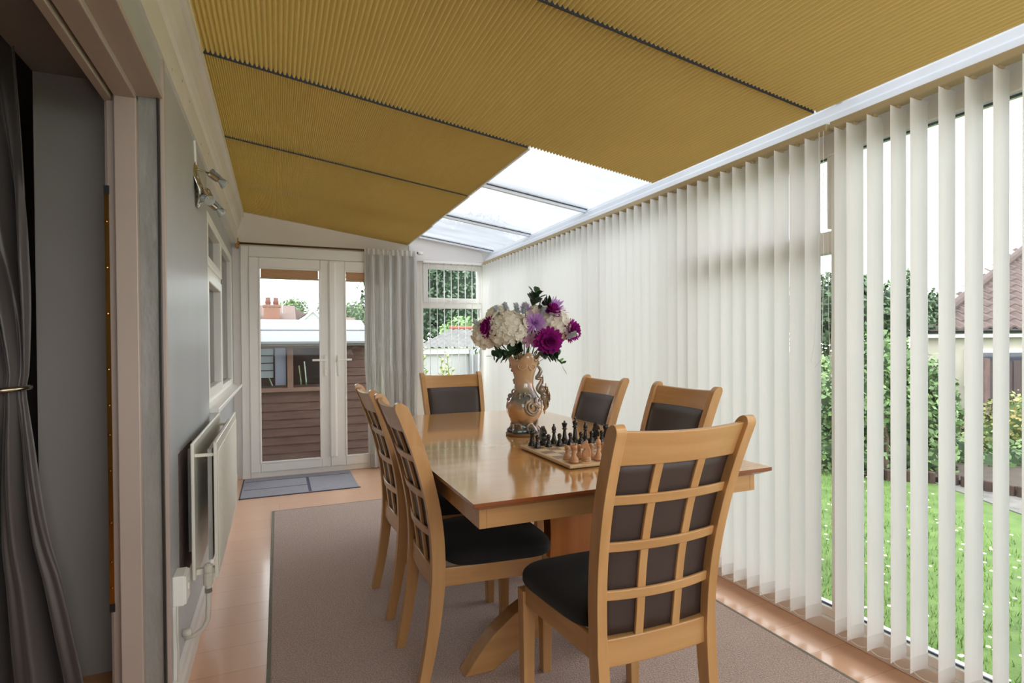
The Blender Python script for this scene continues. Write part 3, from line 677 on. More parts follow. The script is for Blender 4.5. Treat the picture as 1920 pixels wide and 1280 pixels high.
# ================================================================== CHAIRS
PROF = [(0, -.012), (.15, .020), (.30, .042), (.45, .050), (.6, .038), (.75, .006), (.88, -.036), (1.0, -.084)]
HALF = [(0, .170), (.45, .177), (.8, .192), (1.0, .200)]
def back_y(z): return smooth_tab(z, PROF)
def half_w(z): return smooth_tab(z, HALF)
def make_chair(label):
    t_ = thing('dining_chair', label, 'chair', (0, 0, 0), 0, 'honey wood dining chairs around the table', local=True)
    for s in (-1, 1):
        rings = []; N = 22
        zs = [i / N * .972 + .0 for i in range(N + 1)] + [.977, .982, .987, .991, .9945, .997, .9984]
        for z in zs:
            d = .0235 if z > .35 else .0235 - .006 * (1 - z / .35)
            if z > .97: d *= sqrt(max(.02, 1 - ((z - .97) / .0285) ** 2))
            cx, cyy, hw = s * half_w(z), back_y(z), .0145
            if z < .43: hw = .0165
            sl = (back_y(min(1, z + .01)) - back_y(max(0, z - .01)))
            rings.append([(cx - hw, cyy - d, z), (cx + hw, cyy - d, z), (cx + hw, cyy + d, z), (cx - hw, cyy + d, z)])
        MB().loft(rings).build('rear_post', M['wood_z'], t_, bevel=.004)
        m = MB(); x, y = s * .202, .442
        m.loft([[(x - a, y - a, z), (x + a, y - a, z), (x + a, y + a, z), (x - a, y + a, z)] for z, a in ((0, .0165), (.25, .020), (.405, .0225))]); m.build('front_leg', M['wood_z'], t_, bevel=.003)
    def rail(z0, z1, th, dy, name, mtl, sag=.022, n=14, bow=0, zc=0):
        m = MB(); rings = []
        for k in range(n + 1):
            u = 2 * k / n - 1
            r = []
            for z, e in ((z0, -th), (z1, -th), (z1, th), (z0, th)):
                z += zc * (1 - u * u) if z == z1 or zc == 0 else 0
                x = u * (half_w(z) - .013)
                r.append((x, back_y(z) + dy + e - sag * (1 - u * u), z))
            rings.append(r)
        m.loft(rings); return m.build(name, mtl, t_, bevel=.0035)
    rail(.892, .982, .010, .0, 'top_rail', M['wood_x'], zc=-.006)
    rail(.352, .424, .011, .0, 'bottom_rail', M['wood_x'], sag=.008)
    # padded panel in front of the lattice
    n, mz = 12, 14; front = []; 
    def pad(u, v, side):
        z = .428 + .470 * v; x = (2 * u - 1) * (half_w(z) - .0155)
        e = (1 - (2 * u - 1) ** 8) * (1 - (2 * v - 1) ** 8)
        y = back_y(z) - .022 * (1 - (2 * u - 1) ** 2) * (1 if v > .2 else .6 + 2 * v)
        return (x, y + (.016 + .014 * e if side else .004), z)
    m = MB(); m.grid(lambda u, v: pad(u, v, 1), n, mz); m.grid(lambda u, v: pad(u, v, 0), n, mz)
    nn = (n + 1) * (mz + 1); ids = [i for i in range(n + 1)] + [(j + 1) * (n + 1) - 1 for j in range(1, mz + 1)] + [mz * (n + 1) + i for i in range(n - 1, -1, -1)] + [j * (n + 1) for j in range(mz - 1, 0, -1)]
    m.f += [(ids[i], ids[(i + 1) % len(ids)], nn + ids[(i + 1) % len(ids)], nn + ids[i]) for i in range(len(ids))]; m.mi += [0] * len(ids)
    m.build('back_pad', M['leather'], t_, smooth=True)
    for zc in (.540, .672, .800): rail(zc - .0135, zc + .0135, .0055, -.006, 'lattice_bar', M['wood_x'], n=10)
    for xo in (-.062, .062):
        m = MB(); rings = []
        for k in range(15):
            z = .42 + .475 * k / 14; x = xo * half_w(z) / .185; yb = back_y(z) - .022 * (1 - (xo / .185) ** 2) * (1 if z > .5 else .6 + (z - .42) * 5)
            rings.append([(x - .0125, yb - .004, z), (x + .0125, yb - .004, z), (x + .0125, yb + .006, z), (x - .0125, yb + .006, z)])
        m.loft(rings).build('lattice_bar', M['wood_z'], t_, bevel=.002)
    # seat frame and cushion
    m = MB()
    for s in (-1, 1):
        m.add([(s * a + e, y, z) for (a, y) in ((.176, .07), (.206, .425)) for e in (-.009, .009) for z in (.362, .425)], [(0, 1, 3, 2), (4, 6, 7, 5), (0, 4, 5, 1), (2, 3, 7, 6), (0, 2, 6, 4), (1, 5, 7, 3)])
    m.box(-.19, .19, .438, .456, .362, .425); m.build('seat_frame', M['wood_y'], t_, bevel=.002)
    # cushion: crowned, wider at the front, front edge bowed
    def outline(k, n=40):
        a = 2 * pi * k / n; ca, sa = cos(a), sin(a); pw = .38
        ex = abs(ca) ** pw * (1 if ca > 0 else -1); eyy = abs(sa) ** pw * (1 if sa > 0 else -1)
        y = .285 + .199 * eyy; wv = .192 + .042 * (y - .04) / .44
        if eyy > .9: y += .010 * (1 - ex * ex)
        return ex * wv, y
    rings = []
    for sc, z in ((.955, .424), (.985, .428), (1.0, .438), (1.0, .452), (.985, .463), (.94, .473), (.80, .484), (.55, .491), (.25, .494), (.02, .4945)):
        rings.append([(outline(k)[0] * sc, .285 + (outline(k)[1] - .285) * sc, z) for k in range(40)])
    MB().loft(rings).build('seat_cushion', M['cushion'], t_, smooth=True)
    return t_
ch = make_chair('honey wood lattice-back dining chair at the near head of the table, back to camera'); ch.location = (.930, 1.185, .010)
copy_tree(ch, (.445, 2.02, .010), -pi / 2, 'honey wood dining chair on the radiator side, nearer one, seat beside the near head chair')
copy_tree(ch, (.445, 2.60, .010), -pi / 2 + .02, 'honey wood dining chair on the radiator side, farther one, nearer the door mat')
copy_tree(ch, (1.645, 2.05, .010), pi / 2, 'honey wood dining chair against the long blind, nearer one behind the head chair')
copy_tree(ch, (1.65, 2.74, .010), pi / 2, 'honey wood dining chair against the long blind, farther one nearer the vase')
copy_tree(ch, (1.085, 3.58, .010), pi, 'honey wood dining chair at the far head of the table below the end window')

# ================================================================== CHESS SET
BZ = .76; SQ = .0505; BR = radians(-.1)
bx0, by0 = .925, 1.695                       # near left corner
def bpos(fx, ry):                            # board coordinates in squares
    x, y = (fx * SQ + .0135), (ry * SQ + .0135)
    return (bx0 + x * cos(BR) - y * sin(BR), by0 + x * sin(BR) + y * cos(BR))
S = 8 * SQ + .027
t_ = thing('chess_board', 'pale maple chess board with brown squares on the dining table', 'chess board', (bx0, by0, BZ), BR, local=True)
m = MB(); m.box(0, S, 0, S, .004, .0165); m.build('board', wood('maple_board', srgb(226, 200, 160), srgb(208, 178, 134), 'y', .4, .1), t_, bevel=.004)
MB().box(.008, S - .008, .008, S - .008, 0, .004).build('base_felt', M['black'], t_)
m = MB()
for i in range(8):
    for j in range(8):
        if (i + j) % 2 == 0: m.box(.0135 + i * SQ, .0135 + (i + 1) * SQ, .0135 + j * SQ, .0135 + (j + 1) * SQ, .0160, .0169)
m.build('dark_square', mat('walnut_square', srgb(158, 124, 104), .4, var=.15, vscale=40), t_)
m = MB()
for i in range(8):
    for j in range(8):
        if (i + j) % 2: m.box(.0135 + i * SQ, .0135 + (i + 1) * SQ, .0135 + j * SQ, .0135 + (j + 1) * SQ, .0160, .01685)
m.build('light_square', mat('maple_square', srgb(228, 204, 168), .4, var=.06, vscale=40), t_)
M['black_piece'] = mat('ebonised_wood', srgb(38, 30, 27), .3, var=.15, vscale=20, coat=.3); M['white_piece'] = mat('boxwood', srgb(206, 154, 112), .4, var=.06, vscale=30, coat=.15)
BASE = [(.0175, 0), (.0180, .003), (.0175, .006), (.0160, .008), (.0165, .011), (.0150, .015), (.0110, .019)]
PAWN = [(.0150, 0), (.0155, .003), (.0150, .006), (.0135, .008), (.0135, .011), (.0110, .017), (.0070, .024), (.0055, .030), (.0085, .0325), (.0085, .034), (.0055, .036)] + [(.0092 * sin(pi * k / 8), .043 - .0092 * cos(pi * k / 8)) for k in range(2, 8)] + [(.0005, .0522)]
ROOK = BASE + [(.0085, .026), (.0075, .040), (.0080, .045), (.0105, .047), (.0105, .049), (.0120, .051), (.0125, .062), (.0090, .062), (.0085, .057), (.001, .057)]
BISH = BASE + [(.0080, .027), (.0060, .042), (.0055, .047), (.0105, .049), (.0105, .051), (.0065, .053), (.0085, .058), (.0098, .063), (.0088, .069), (.0060, .074), (.0030, .077), (.0042, .0795), (.0035, .083), (.0008, .0845)]
QUEEN = [(r * 1.08, z) for r, z in BASE] + [(.0090, .028), (.0068, .050), (.0062, .057), (.0120, .059), (.0120, .061), (.0075, .064), (.0085, .070), (.0120, .081), (.0130, .083), (.0095, .085), (.0060, .087), (.0030, .088), (.0042, .0905), (.0036, .094), (.0008, .095)]
KING = [(r * 1.1, z) for r, z in BASE] + [(.0092, .029), (.0070, .055), (.0065, .062), (.0125, .064), (.0125, .066), (.0080, .069), (.0092, .075), (.0122, .085), (.0115, .0875), (.0070, .0915), (.0025, .0935), (.0008, .0937)]
def knight_mesh(m):
    m.lathe([(r * 1.03, z) for r, z in BASE[:-1]] + [(.0140, .018), (.0120, .020), (.0005, .020)], 20)
    out = [(-.0125, .018), (-.0140, .030), (-.0125, .042), (-.0085, .054), (-.0050, .063), (-.0048, .071), (-.0010, .078), (.0010, .0715), (.0060, .069), (.0115, .063), (.0160, .057), (.0180, .052), (.0165, .0475), (.0125, .0468), (.0080, .0500), (.0040, .0485), (.0065, .043), (.0115, .035), (.0130, .027), (.0125, .018)]
    n = len(out); cxm, czm = 0, .045
    rings = []
    for w_, sc in ((-.0088, .86), (-.0065, 1.0), (.0065, 1.0), (.0088, .86)):
        rings.append([(w_ * 1.3 * (1.15 - .40 * (z / .078)), a * sc * 1.14, .018 + (z - .018) * (1 if sc == 1 else .97)) for a, z in out])
    m.loft(rings)
def make_piece(kind, colour):
    m = MB(); extra = None
    if kind == 'knight': knight_mesh(m)
    else: m.lathe({'pawn': PAWN, 'rook': ROOK, 'bishop': BISH, 'queen': QUEEN, 'king': KING}[kind], 24)
    if kind == 'king': m.box(-.0018, .0018, -.0018, .0018, .091, .108); m.box(-.0052, .0052, -.0018, .0018, .0985, .1025)
    if kind == 'rook':
        for k in range(6):
            a = 2 * pi * k / 6; m.obox((.0108 * cos(a), .0108 * sin(a), .0635), (.0016 * cos(a), .0016 * sin(a), 0), (-.0035 * sin(a), .0035 * cos(a), 0), (0, 0, .0022))
    return m.build('chess_' + kind, M[colour + '_piece'], None, smooth=(kind != 'knight'))
protos = {}
FILES = ['rook', 'knight', 'bishop', 'queen', 'king', 'bishop', 'knight', 'rook']
def place_piece(kind, colour, f, r, label, rz=0):
    k = (kind, colour)
    if k not in protos: o = protos[k] = make_piece(kind, colour)
    else: o = protos[k].copy(); COL.objects.link(o)
    x, y = bpos(f + .5, r + .5); o.location = (x, y, BZ + .0168); o.rotation_euler = (0, 0, BR + rz)
    tag(o, label, 'chess piece', ('black' if colour == 'black' else 'pale wooden') + ' chess pieces')
bl = ['black rook on the board corner nearest the vase', 'black knight between the vase-corner rook and a bishop', 'black bishop standing between knight and black queen', 'black queen with spiked crown beside the black king', 'tall black king topped with a cross', 'black bishop standing on the far side of the king from the queen', 'black knight farther from the vase, with a horse head seen in profile', 'black rook on the board corner partly behind the head chair post']
for i, k in enumerate(FILES): place_piece(k, 'black', i, 7, bl[i], -pi if k == 'knight' and i == 1 else (-pi / 2 + .3 if k == 'knight' else 0))
ordn = ['in front of the vase-corner rook, first of the black pawns from the vase', 'second of the black pawns from the vase', 'third of the black pawns from the vase, in front of the bishop', 'black pawn in front of the black queen', 'black pawn in front of the black king', 'black pawn in front of the bishop beyond the king', 'black pawn in front of the farther black knight', 'black pawn partly hidden by the head chair post']
for i in range(8): place_piece('pawn', 'black', i, 6, (ordn[i] if ordn[i].startswith('black') else 'black pawn ' + ordn[i]))
place_piece('rook', 'white', 0, 0, 'pale wooden rook on the near corner of the board'); place_piece('knight', 'white', 1, 0, 'pale wooden knight beside the near corner rook', pi / 2 - .35)
place_piece('bishop', 'white', 2, 0, 'pale wooden bishop beside the pale knight')
for i, lb in ((0, 'pale wooden pawn standing left of the near corner rook'), (1, 'pale wooden pawn between the pale rook and the pale knight'), (2, 'pale wooden pawn behind the pale knight'), (3, 'pale wooden pawn beside the chair post, right of the pale bishop')): place_piece('pawn', 'white', i, 1, lb)

for i, k, lb in ((3, 'queen', 'pale wooden queen on the near row, behind the head chair post'), (4, 'king', 'pale wooden king topped with a cross, behind the head chair back'), (5, 'bishop', 'pale wooden bishop beside the pale king, behind the head chair back'), (6, 'knight', 'pale wooden knight on the far side of the pale king, behind the head chair back'), (7, 'rook', 'pale wooden rook on the corner hidden behind the head chair back')): place_piece(k, 'white', i, 0, lb, pi / 2 if k == 'knight' else 0)
for i, lb in ((4, 'pale wooden pawn in front of the pale king, behind the head chair back'), (5, 'pale wooden pawn in front of the bishop beside the pale king'), (6, 'pale wooden pawn in front of the knight beyond the pale king'), (7, 'pale wooden pawn at the end of its row, farthest from the vase')): place_piece('pawn', 'white', i, 1, lb)

# ================================================================== VASE
VX, VY = 1.095, 2.458
def pearl():
    m, t, p = new_mat('lustre_glaze')
    tc = t.nodes.new('ShaderNodeTexCoord'); sp = t.nodes.new('ShaderNodeSeparateXYZ'); t.links.new(tc.outputs['Object'], sp.inputs[0])
    n = t.nodes.new('ShaderNodeTexNoise'); n.inputs['Scale'].default_value = 14; t.links.new(tc.outputs['Object'], n.inputs['Vector'])
    ad = t.nodes.new('ShaderNodeMath'); ad.operation = 'MULTIPLY_ADD'; ad.inputs[1].default_value = .10; t.links.new(n.outputs['Fac'], ad.inputs[0]); t.links.new(sp.outputs['Z'], ad.inputs[2])
    r = t.nodes.new('ShaderNodeValToRGB'); cr = r.color_ramp; mr = t.nodes.new('ShaderNodeMapRange'); mr.inputs['From Max'].default_value = .42
    t.links.new(ad.outputs[0], mr.inputs['Value']); t.links.new(mr.outputs[0], r.inputs['Fac'])
    cr.elements[0].color = srgb(58, 66, 72); cr.elements[0].position = .12
    cr.elements[1].color = srgb(210, 170, 130); cr.elements[1].position = .98
    for ps, c in ((.21, srgb(70, 76, 78)), (.30, srgb(188, 148, 104)), (.44, srgb(206, 160, 112)), (.54, srgb(96, 104, 106)), (.60, srgb(140, 128, 112)), (.72, srgb(200, 164, 128))):
        x = cr.elements.new(ps); x.color = c
    t.links.new(r.outputs[0], p.inputs['Base Color'])
    p.inputs['Roughness'].default_value = .14; p.inputs['Coat Weight'].default_value = .8; p.inputs['Thin Film Thickness'].default_value = 380; p.inputs['Thin Film IOR'].default_value = 1.6
    return m
M['pearl'] = pearl(); M['gilt'] = mat('gilt_glaze', srgb(214, 166, 98), .25, .3, var=.2, vscale=40); M['grey_lustre'] = mat('grey_lustre_glaze', srgb(112, 106, 98), .14, .12, col2=srgb(186, 160, 132), vscale=26, coat=.8)
t_ = thing('ornate_vase', 'ornate lustre ceramic vase with gilt scrolls holding the bouquet', 'vase', (VX, VY, .76), local=True)
MB().lathe([(.086, 0), (.090, .003), (.090, .010), (.084, .014), (.001, .014)], 40).build('base_disc', mat('brown_disc', srgb(132, 104, 76), .5, var=.1), t_, smooth=False)
vp = [(.074, .014), (.076, .022), (.070, .032), (.060, .044), (.054, .056), (.058, .068), (.068, .085), (.078, .108), (.083, .132), (.082, .152), (.074, .176), (.059, .198), (.049, .218), (.0435, .238), (.043, .258), (.046, .280), (.052, .302), (.059, .325), (.064, .345), (.068, .362), (.0705, .374)]
def vfx(r, z, a):
    q = r
    if z < .05: q *= 1 + .14 * cos(5 * a)
    elif z < .2: q *= 1 + .05 * cos(4 * a + z * 20)
    elif z > .27: q *= 1 + .10 * ((z - .27) / .1) * cos(4 * a + .5)
    return q
m = MB(); m.lathe(vp, 48, fx=vfx); m.f = m.f[:-1]; m.mi = m.mi[:-1]
# scalloped rim
for i in range(48):
    a = 2 * pi * i / 48; k = (len(vp) - 1) * 48 + i; x, y, z = m.v[k]; m.v[k] = (x * 1.04, y * 1.04, z + .020 * cos(4 * a + .5) + .002)
m.build('body', M['pearl'], t_, smooth=True, solid=.004, fix=True)
def scroll(c, r0, turns, ang, th, plane_a):
    """rococo C-scroll on the vase wall, plane_a = direction around the vase"""
    pts = []; rs = []
    for k in range(22):
        u = k / 21; a = ang + turns * 2 * pi * u; r = r0 * (1 - .78 * u)
        lx, lz = r * cos(a), r * sin(a)
        aa = plane_a + lx / max(.04, c[0]); pts.append(((c[0] + .004) * cos(aa), (c[0] + .004) * sin(aa), c[1] + lz)); rs.append(th * (1 - .45 * u))
    return pts, rs
VIEW = atan2(-VY, -VX)                      # direction from vase towards the camera side
m = MB()
for da, z, r0, tn, an, th in ((.15, .185, .034, 1.1, 2.6, .006), (-.35, .195, .026, -1.1, .6, .0055), (.55, .135, .044, 1.2, 2.2, .007), (.55, .135, .030, 1.2, 2.2, .006), (-.9, .20, .022, 1, 1, .005), (1.1, .16, .035, 1.1, 2.4, .006), (-.5, .045, .03, 1, 2.8, .008), (.55, .045, .034, -1, .3, .008), (1.6, .045, .03, 1, 2, .008), (-1.6, .045, .03, 1, 2, .008)):
    pts, rs = scroll((lerp_tab(z, [(b, a) for a, b in vp]), z), r0, tn, an, th, VIEW + da); m.tube(pts, rs, 8)
m.build('scroll', M['grey_lustre'], t_, smooth=True)
m = MB()
for z, r0, tn, an, da in ((.330, .026, 1.0, 2.2, .75), (.335, .030, -1.0, 1.0, -.2), (.345, .03, 1, 2.5, -1.3)):
    pts, rs = scroll((lerp_tab(z, [(b, a) for a, b in vp]), z), r0, tn, an, .004, VIEW + da); m.tube(pts, rs, 8)
m.build('rim_scroll', M['pearl'], t_, smooth=True)
# figure-like handle of leaves and flowers on the right side, small knobs on the left
sd = VIEW + pi / 2 + .15; dx, dy = cos(sd), sin(sd)
m = MB()
hp = [(.062, .335), (.082, .310), (.074, .288), (.062, .270), (.088, .268), (.080, .245), (.068, .222), (.082, .205), (.102, .190), (.110, .170), (.100, .150), (.108, .130), (.094, .112)]
hs = [(a, z, r) for (a, z), r in zip(hp, [.004, .009, .010, .009, .008, .010, .012, .014, .014, .013, .011, .009, .003])]
fine = []
for k in range(49):
    t = k / 48 * (len(hs) - 1); fine.append(tuple(smooth_tab(t, [(q, h_[c_]) for q, h_ in enumerate(hs)]) for c_ in range(3)))
m.tube([(a * dx, a * dy, z) for a, z, r in fine], [r for a, z, r in fine], 10)
m.ball((.066 * dx, .066 * dy, .345), .012, 9, 7); m.ball((.085 * dx, .085 * dy, .215), .022, 10, 8); m.ball((.098 * dx, .098 * dy, .178), .020, 10, 8)
m.build('handle', M['grey_lustre'], t_, smooth=True)
def petal(m, c, d, up_, L, W, cup, n=3):
    d = d.normalized(); s = d.cross(up_); s = s.normalized() if s.length > 1e-6 else Vector((1, 0, 0)); nn = s.cross(d).normalized()
    prof = [(.0, .25), (.35, .8), (.7, 1.0), (.92, .62), (1.0, .15)]
    vs = []
    for t, w_ in prof:
        b = c + d * (L * t) + nn * (cup * L * t * t)
        vs += [b - s * (W * w_ / 2) + nn * (W * .16 * w_), b, b + s * (W * w_ / 2) + nn * (W * .16 * w_)]
    fs = []
    for k in range(len(prof) - 1):
        a = 3 * k; fs += [(a, a + 1, a + 4, a + 3), (a + 1, a + 2, a + 5, a + 4)]
    m.add(vs, fs)
m = MB(); Dv = Vector((dx, dy, 0)); Tv = Vector((-dy, dx, 0)); Uv = Vector((0, 0, 1))
for a, z, L in ((.112, .205, .030), (.122, .180, .028), (.116, .150, .024), (.098, .118, .026), (.090, .262, .026), (.106, .228, .022)):
    for k in range(6):
        an = k * pi / 3 + z * 9; petal(m, Vector((a * dx, a * dy, z)) - Dv * .006, Tv * cos(an) + Uv * sin(an) + Dv * .55, Dv, L, L * .62, -.25)
m.build('applied_flower', M['gilt'], t_, smooth=True, fix=False)
m = MB()
for z, r in ((.262, .010), (.25, .007), (.188, .012), (.172, .008), (.31, .008)):
    rr = lerp_tab(z, [(b, a) for a, b in vp]); m.ball((-(rr + .002) * dx, -(rr + .002) * dy, z), r, 9, 7)
m.build('knob', M['grey_lustre'], t_, smooth=True)

# ================================================================== FLOWERS
M['stem'] = mat('flower_stem', srgb(92, 112, 62), .6, var=.1); M['leaf_dark'] = mat('dark_leaf', srgb(44, 74, 46), .5, var=.25, vscale=30)
M['leaf_light'] = mat('fresh_leaf', srgb(96, 140, 66), .5, var=.25, vscale=30)
M['cream_petal'] = translucent('cream_petal', srgb(248, 245, 234), .35); M['purple_petal'] = translucent('magenta_purple_petal', srgb(176, 44, 150), .3, weave=.35, wscale=(60, 60, 60))
M['lilac_petal'] = translucent('lilac_petal', srgb(206, 160, 222), .3); M['sage'] = mat('sage_grey_foliage', srgb(214, 220, 226), .7, var=.15, vscale=40); M['pink_lily'] = translucent('pink_lily_petal', srgb(206, 160, 190), .3)
CR = Vector((cy_, -sy_, 0)); CF = Vector((sy_, cy_, 0)); UP = Vector((0, 0, 1))
def bloom_at(px, py, dd):
    """flower position from its place in the bunch: sideways, up (m from vase axis / table) and depth"""
    return Vector((VX, VY, .76)) + CR * px + UP * py + CF * dd
def petal(m, c, d, up_, L, W, cup, n=3):
    d = d.normalized(); s = d.cross(up_); s = s.normalized() if s.length > 1e-6 else Vector((1, 0, 0)); nn = s.cross(d).normalized()
    prof = [(.0, .25), (.35, .8), (.7, 1.0), (.92, .62), (1.0, .15)]
    vs = []
    for t, w_ in prof:
        b = c + d * (L * t) + nn * (cup * L * t * t)
        vs += [b - s * (W * w_ / 2) + nn * (W * .16 * w_), b, b + s * (W * w_ / 2) + nn * (W * .16 * w_)]
    fs = []
    for k in range(len(prof) - 1):
        a = 3 * k; fs += [(a, a + 1, a + 4, a + 3), (a + 1, a + 2, a + 5, a + 4)]
    m.add(vs, fs)
def stem_to(t_, c, lean=0):
    base = Vector((VX, VY, .76 + .30)) + (Vector((c.x - VX, c.y - VY, 0))) * .12
    mid = (base + c) / 2 + UP * .02 - Vector((c.x - VX, c.y - VY, 0)) * .1
    MB().tube([base, mid, c], .0028, 6).build('stem', M['stem'], t_, smooth=True)
FR = random.Random(11)
def hydrangea(c, r, label):
    t_ = thing('hydrangea_flower', label, 'flower', tuple(c), group='white hydrangea heads in the vase'); m = MB()
    N = int(38 * (r / .06) ** 2)
    for i in range(N):
        zz = 1 - 1.75 * (i + .5) / N; rr = sqrt(max(0, 1 - zz * zz)); a = i * 2.39996
        d = Vector((rr * cos(a), rr * sin(a), zz)); p = c + d * r * FR.uniform(.80, 1.06)
        t1 = d.cross(UP if abs(d.z) < .9 else Vector((1, 0, 0))).normalized(); t2 = d.cross(t1); ph = FR.random() * pi
        for k in range(4):
            an = ph + k * pi / 2; petal(m, p, t1 * cos(an) + t2 * sin(an) + d * .25, d, .028, .024, FR.uniform(-.15, .35))
    m.build('bloom', M['cream_petal'], t_, smooth=True, fix=False); stem_to(t_, c - UP * r * .5); return t_
def dahlia(c, face, r, label):
    t_ = thing('dahlia_flower', label, 'flower', tuple(c), group='purple dahlias in the vase'); m = MB(); f = face.normalized()
    t1 = f.cross(UP).normalized(); t2 = f.cross(t1)
    for lay, (n, el, L) in enumerate(((16, -.30, 1.0), (16, .05, .98), (14, .35, .86), (12, .65, .72), (9, .95, .55), (6, 1.2, .4), (4, 1.4, .28))):
        for k in range(n):
            a = 2 * pi * (k + .5 * (lay % 2)) / n + FR.uniform(-.06, .06)
            d = (t1 * cos(a) + t2 * sin(a)) * cos(el) + f * sin(el)
            petal(m, c + f * (.006 * lay), d, f, r * L * FR.uniform(.92, 1.05), r * .38, .45)
    m.build('bloom', M['purple_petal'], t_, smooth=True, fix=False); stem_to(t_, c - f * .01); return t_
def spider(c, face, r, label):
    t_ = thing('chrysanthemum_flower', label, 'flower', tuple(c), group='lilac chrysanthemums in the vase'); m = MB(); f = face.normalized()
    t1 = f.cross(UP if abs(f.z) < .9 else Vector((1, 0, 0))).normalized(); t2 = f.cross(t1)
    for n, el, L in ((22, -.1, 1), (20, .3, 1), (18, .65, .95), (12, 1.0, .8), (7, 1.3, .6)):
        for k in range(n):
            a = 2 * pi * k / n + FR.uniform(-.12, .12); e_ = el + FR.uniform(-.1, .1)
            petal(m, c, (t1 * cos(a) + t2 * sin(a)) * cos(e_) + f * sin(e_), f, r * L * FR.uniform(.85, 1.1), r * .13, .2)
    m.build('bloom', M['lilac_petal'], t_, smooth=True, fix=False); stem_to(t_, c); return t_
def sprig(c, d, L, label, mtl, leafL, leafW, n, group, droop=0, name='foliage_sprig'):
    t_ = thing(name, label, 'foliage', tuple(c), group=group); m = MB(); d = d.normalized(); pts = []
    for k in range(8): u = k / 7 * .8; pts.append(c + d * (L * u) + UP * (-droop * L * u * u))
    MB().tube([Vector((VX, VY, 1.10)), Vector((VX, VY, 1.10)) * .55 + c * .45 - UP * .02 + CF * .03] + pts, .0012, 5).build('stem', M['stem'], t_)
    for i in range(n):
        u = (i + 1) / n; p = pts[0] + d * (L * u) - UP * (droop * L * u * u); a = i * 2.4 + FR.uniform(-.3, .3)
        s1 = d.cross(UP if abs(d.z) < .9 else Vector((1, 0, 0))).normalized(); s2 = d.cross(s1)
        petal(m, p, (s1 * cos(a) + s2 * sin(a)) * .9 + d * .55, d, leafL * FR.uniform(.8, 1.15), leafW, .1)
    o = m.build('leaf', mtl, t_, smooth=True, fix=False); return t_
TC = -CF                                     # towards the camera
hydrangea(bloom_at(-.072, .505, -.055), .086, 'large white hydrangea head at the front of the bouquet above the vase lip')
hydrangea(bloom_at(-.170, .482, .015), .072, 'white hydrangea head at the left edge of the bouquet, behind a purple dahlia')
hydrangea(bloom_at(.148, .520, .02), .074, 'white hydrangea head above and behind the biggest purple dahlia')
hydrangea(bloom_at(-.120, .560, .06), .058, 'white hydrangea head high on the back left of the bouquet')
hydrangea(bloom_at(.066, .572, .04), .046, 'small white hydrangea head at the back centre of the bouquet')
dahlia(bloom_at(.112, .450, -.085), TC * 1 + CR * .15 - UP * .05, .066, 'biggest purple dahlia facing forward at the lower right of the bouquet')
dahlia(bloom_at(.214, .498, .0), CR * 1 + TC * .6 + UP * .1, .058, 'purple dahlia at the right edge of the bouquet, turned away')
dahlia(bloom_at(-.150, .512, -.055), -CR * 1 + TC * .75 + UP * .1, .054, 'purple dahlia on the left side of the bouquet, seen edge-on')
dahlia(bloom_at(.132, .582, -.02), CR * .4 + UP * .9 + TC * .3, .046, 'purple dahlia near the top right under the lilac bloom')
spider(bloom_at(.138, .596, .03), CR * .6 + UP * .8 + TC * .4, .078, 'lilac spiky chrysanthemum at the top right of the bouquet')
spider(bloom_at(.052, .532, -.07), TC + UP * .25 + CR * .1, .058, 'lilac chrysanthemum at the centre of the bouquet')
spider(bloom_at(.010, .605, .02), UP * 1 + TC * .4, .036, 'small lilac bloom at the top centre of the bouquet')
t_ = thing('lily_flower', 'dusky pink lily low at the centre of the bouquet beside the big dahlia', 'flower', tuple(bloom_at(.03, .455, -.055))); m = MB(); c0 = bloom_at(.03, .455, -.055)
for k in range(6):
    a = k * pi / 3; petal(m, c0, (CR * cos(a) + UP * sin(a)) * .8 + TC * .6, TC, .046, .020, -.2)
m.build('bloom', M['pink_lily'], t_, smooth=True, fix=False); stem_to(t_, c0)
G1 = 'sage grey sprigs in the vase'; G2 = 'dark green leaves in the vase'
for px, py, dd, dv, lb in ((-.072, .578, -.02, (-.3, .8), 'grey sage sprig rising at the top left of the bouquet'), (-.030, .572, -.03, (-.1, .9), 'grey sage sprig rising at the top centre of the bouquet'), (-.105, .568, -.01, (-.5, .7), 'grey sage sprig between the two left hydrangea heads'), (-.195, .510, -.01, (-.7, .6), 'grey sage sprig poking out at the left edge of the bouquet'), (.078, .560, -.05, (.3, .8), 'grey sage sprig beside the lilac top bloom'), (.195, .465, -.06, (.9, .35), 'pale sprig crossing the right-edge dahlia'), (-.005, .575, -.04, (.2, .9), 'grey sage sprig just left of the small top lilac bloom')):
    for q in range(1): sprig(bloom_at(px, py, dd), CR * dv[0] + UP * dv[1] + TC * .25, .052, lb, M['sage'], .019, .012, 54, G1)
for px, py, dd, dv, L, lb in ((.045, .615, .04, (.25, .9), .07, 'dark leafy tip rising at the top of the bouquet'), (.065, .60, .02, (.9, .5), .06, 'dark leaf spray under the lilac top bloom'), (0, .405, -.07, (-.3, .1), .05, 'dark green leaves just over the front lip of the vase'), (-.055, .395, -.05, (-1, -.1), .06, 'dark green leaves over the left lip of the vase'), (.06, .395, -.07, (.9, -.1), .08, 'dark green leaves under the biggest dahlia'), (.02, .42, 0, (.1, .6), .07, 'dark green leaves deep in the middle of the bouquet')):
    sprig(bloom_at(px, py, dd), CR * dv[0] + UP * dv[1] + TC * .25, L, lb, M['leaf_dark'], .055, .034, 14, G2)
sprig(bloom_at(.125, .385, -.05), CR * 1 - UP * .15, .055, 'fresh green pointed leaves hanging at the right of the vase lip', M['leaf_light'], .045, .014, 7, G2, .8)
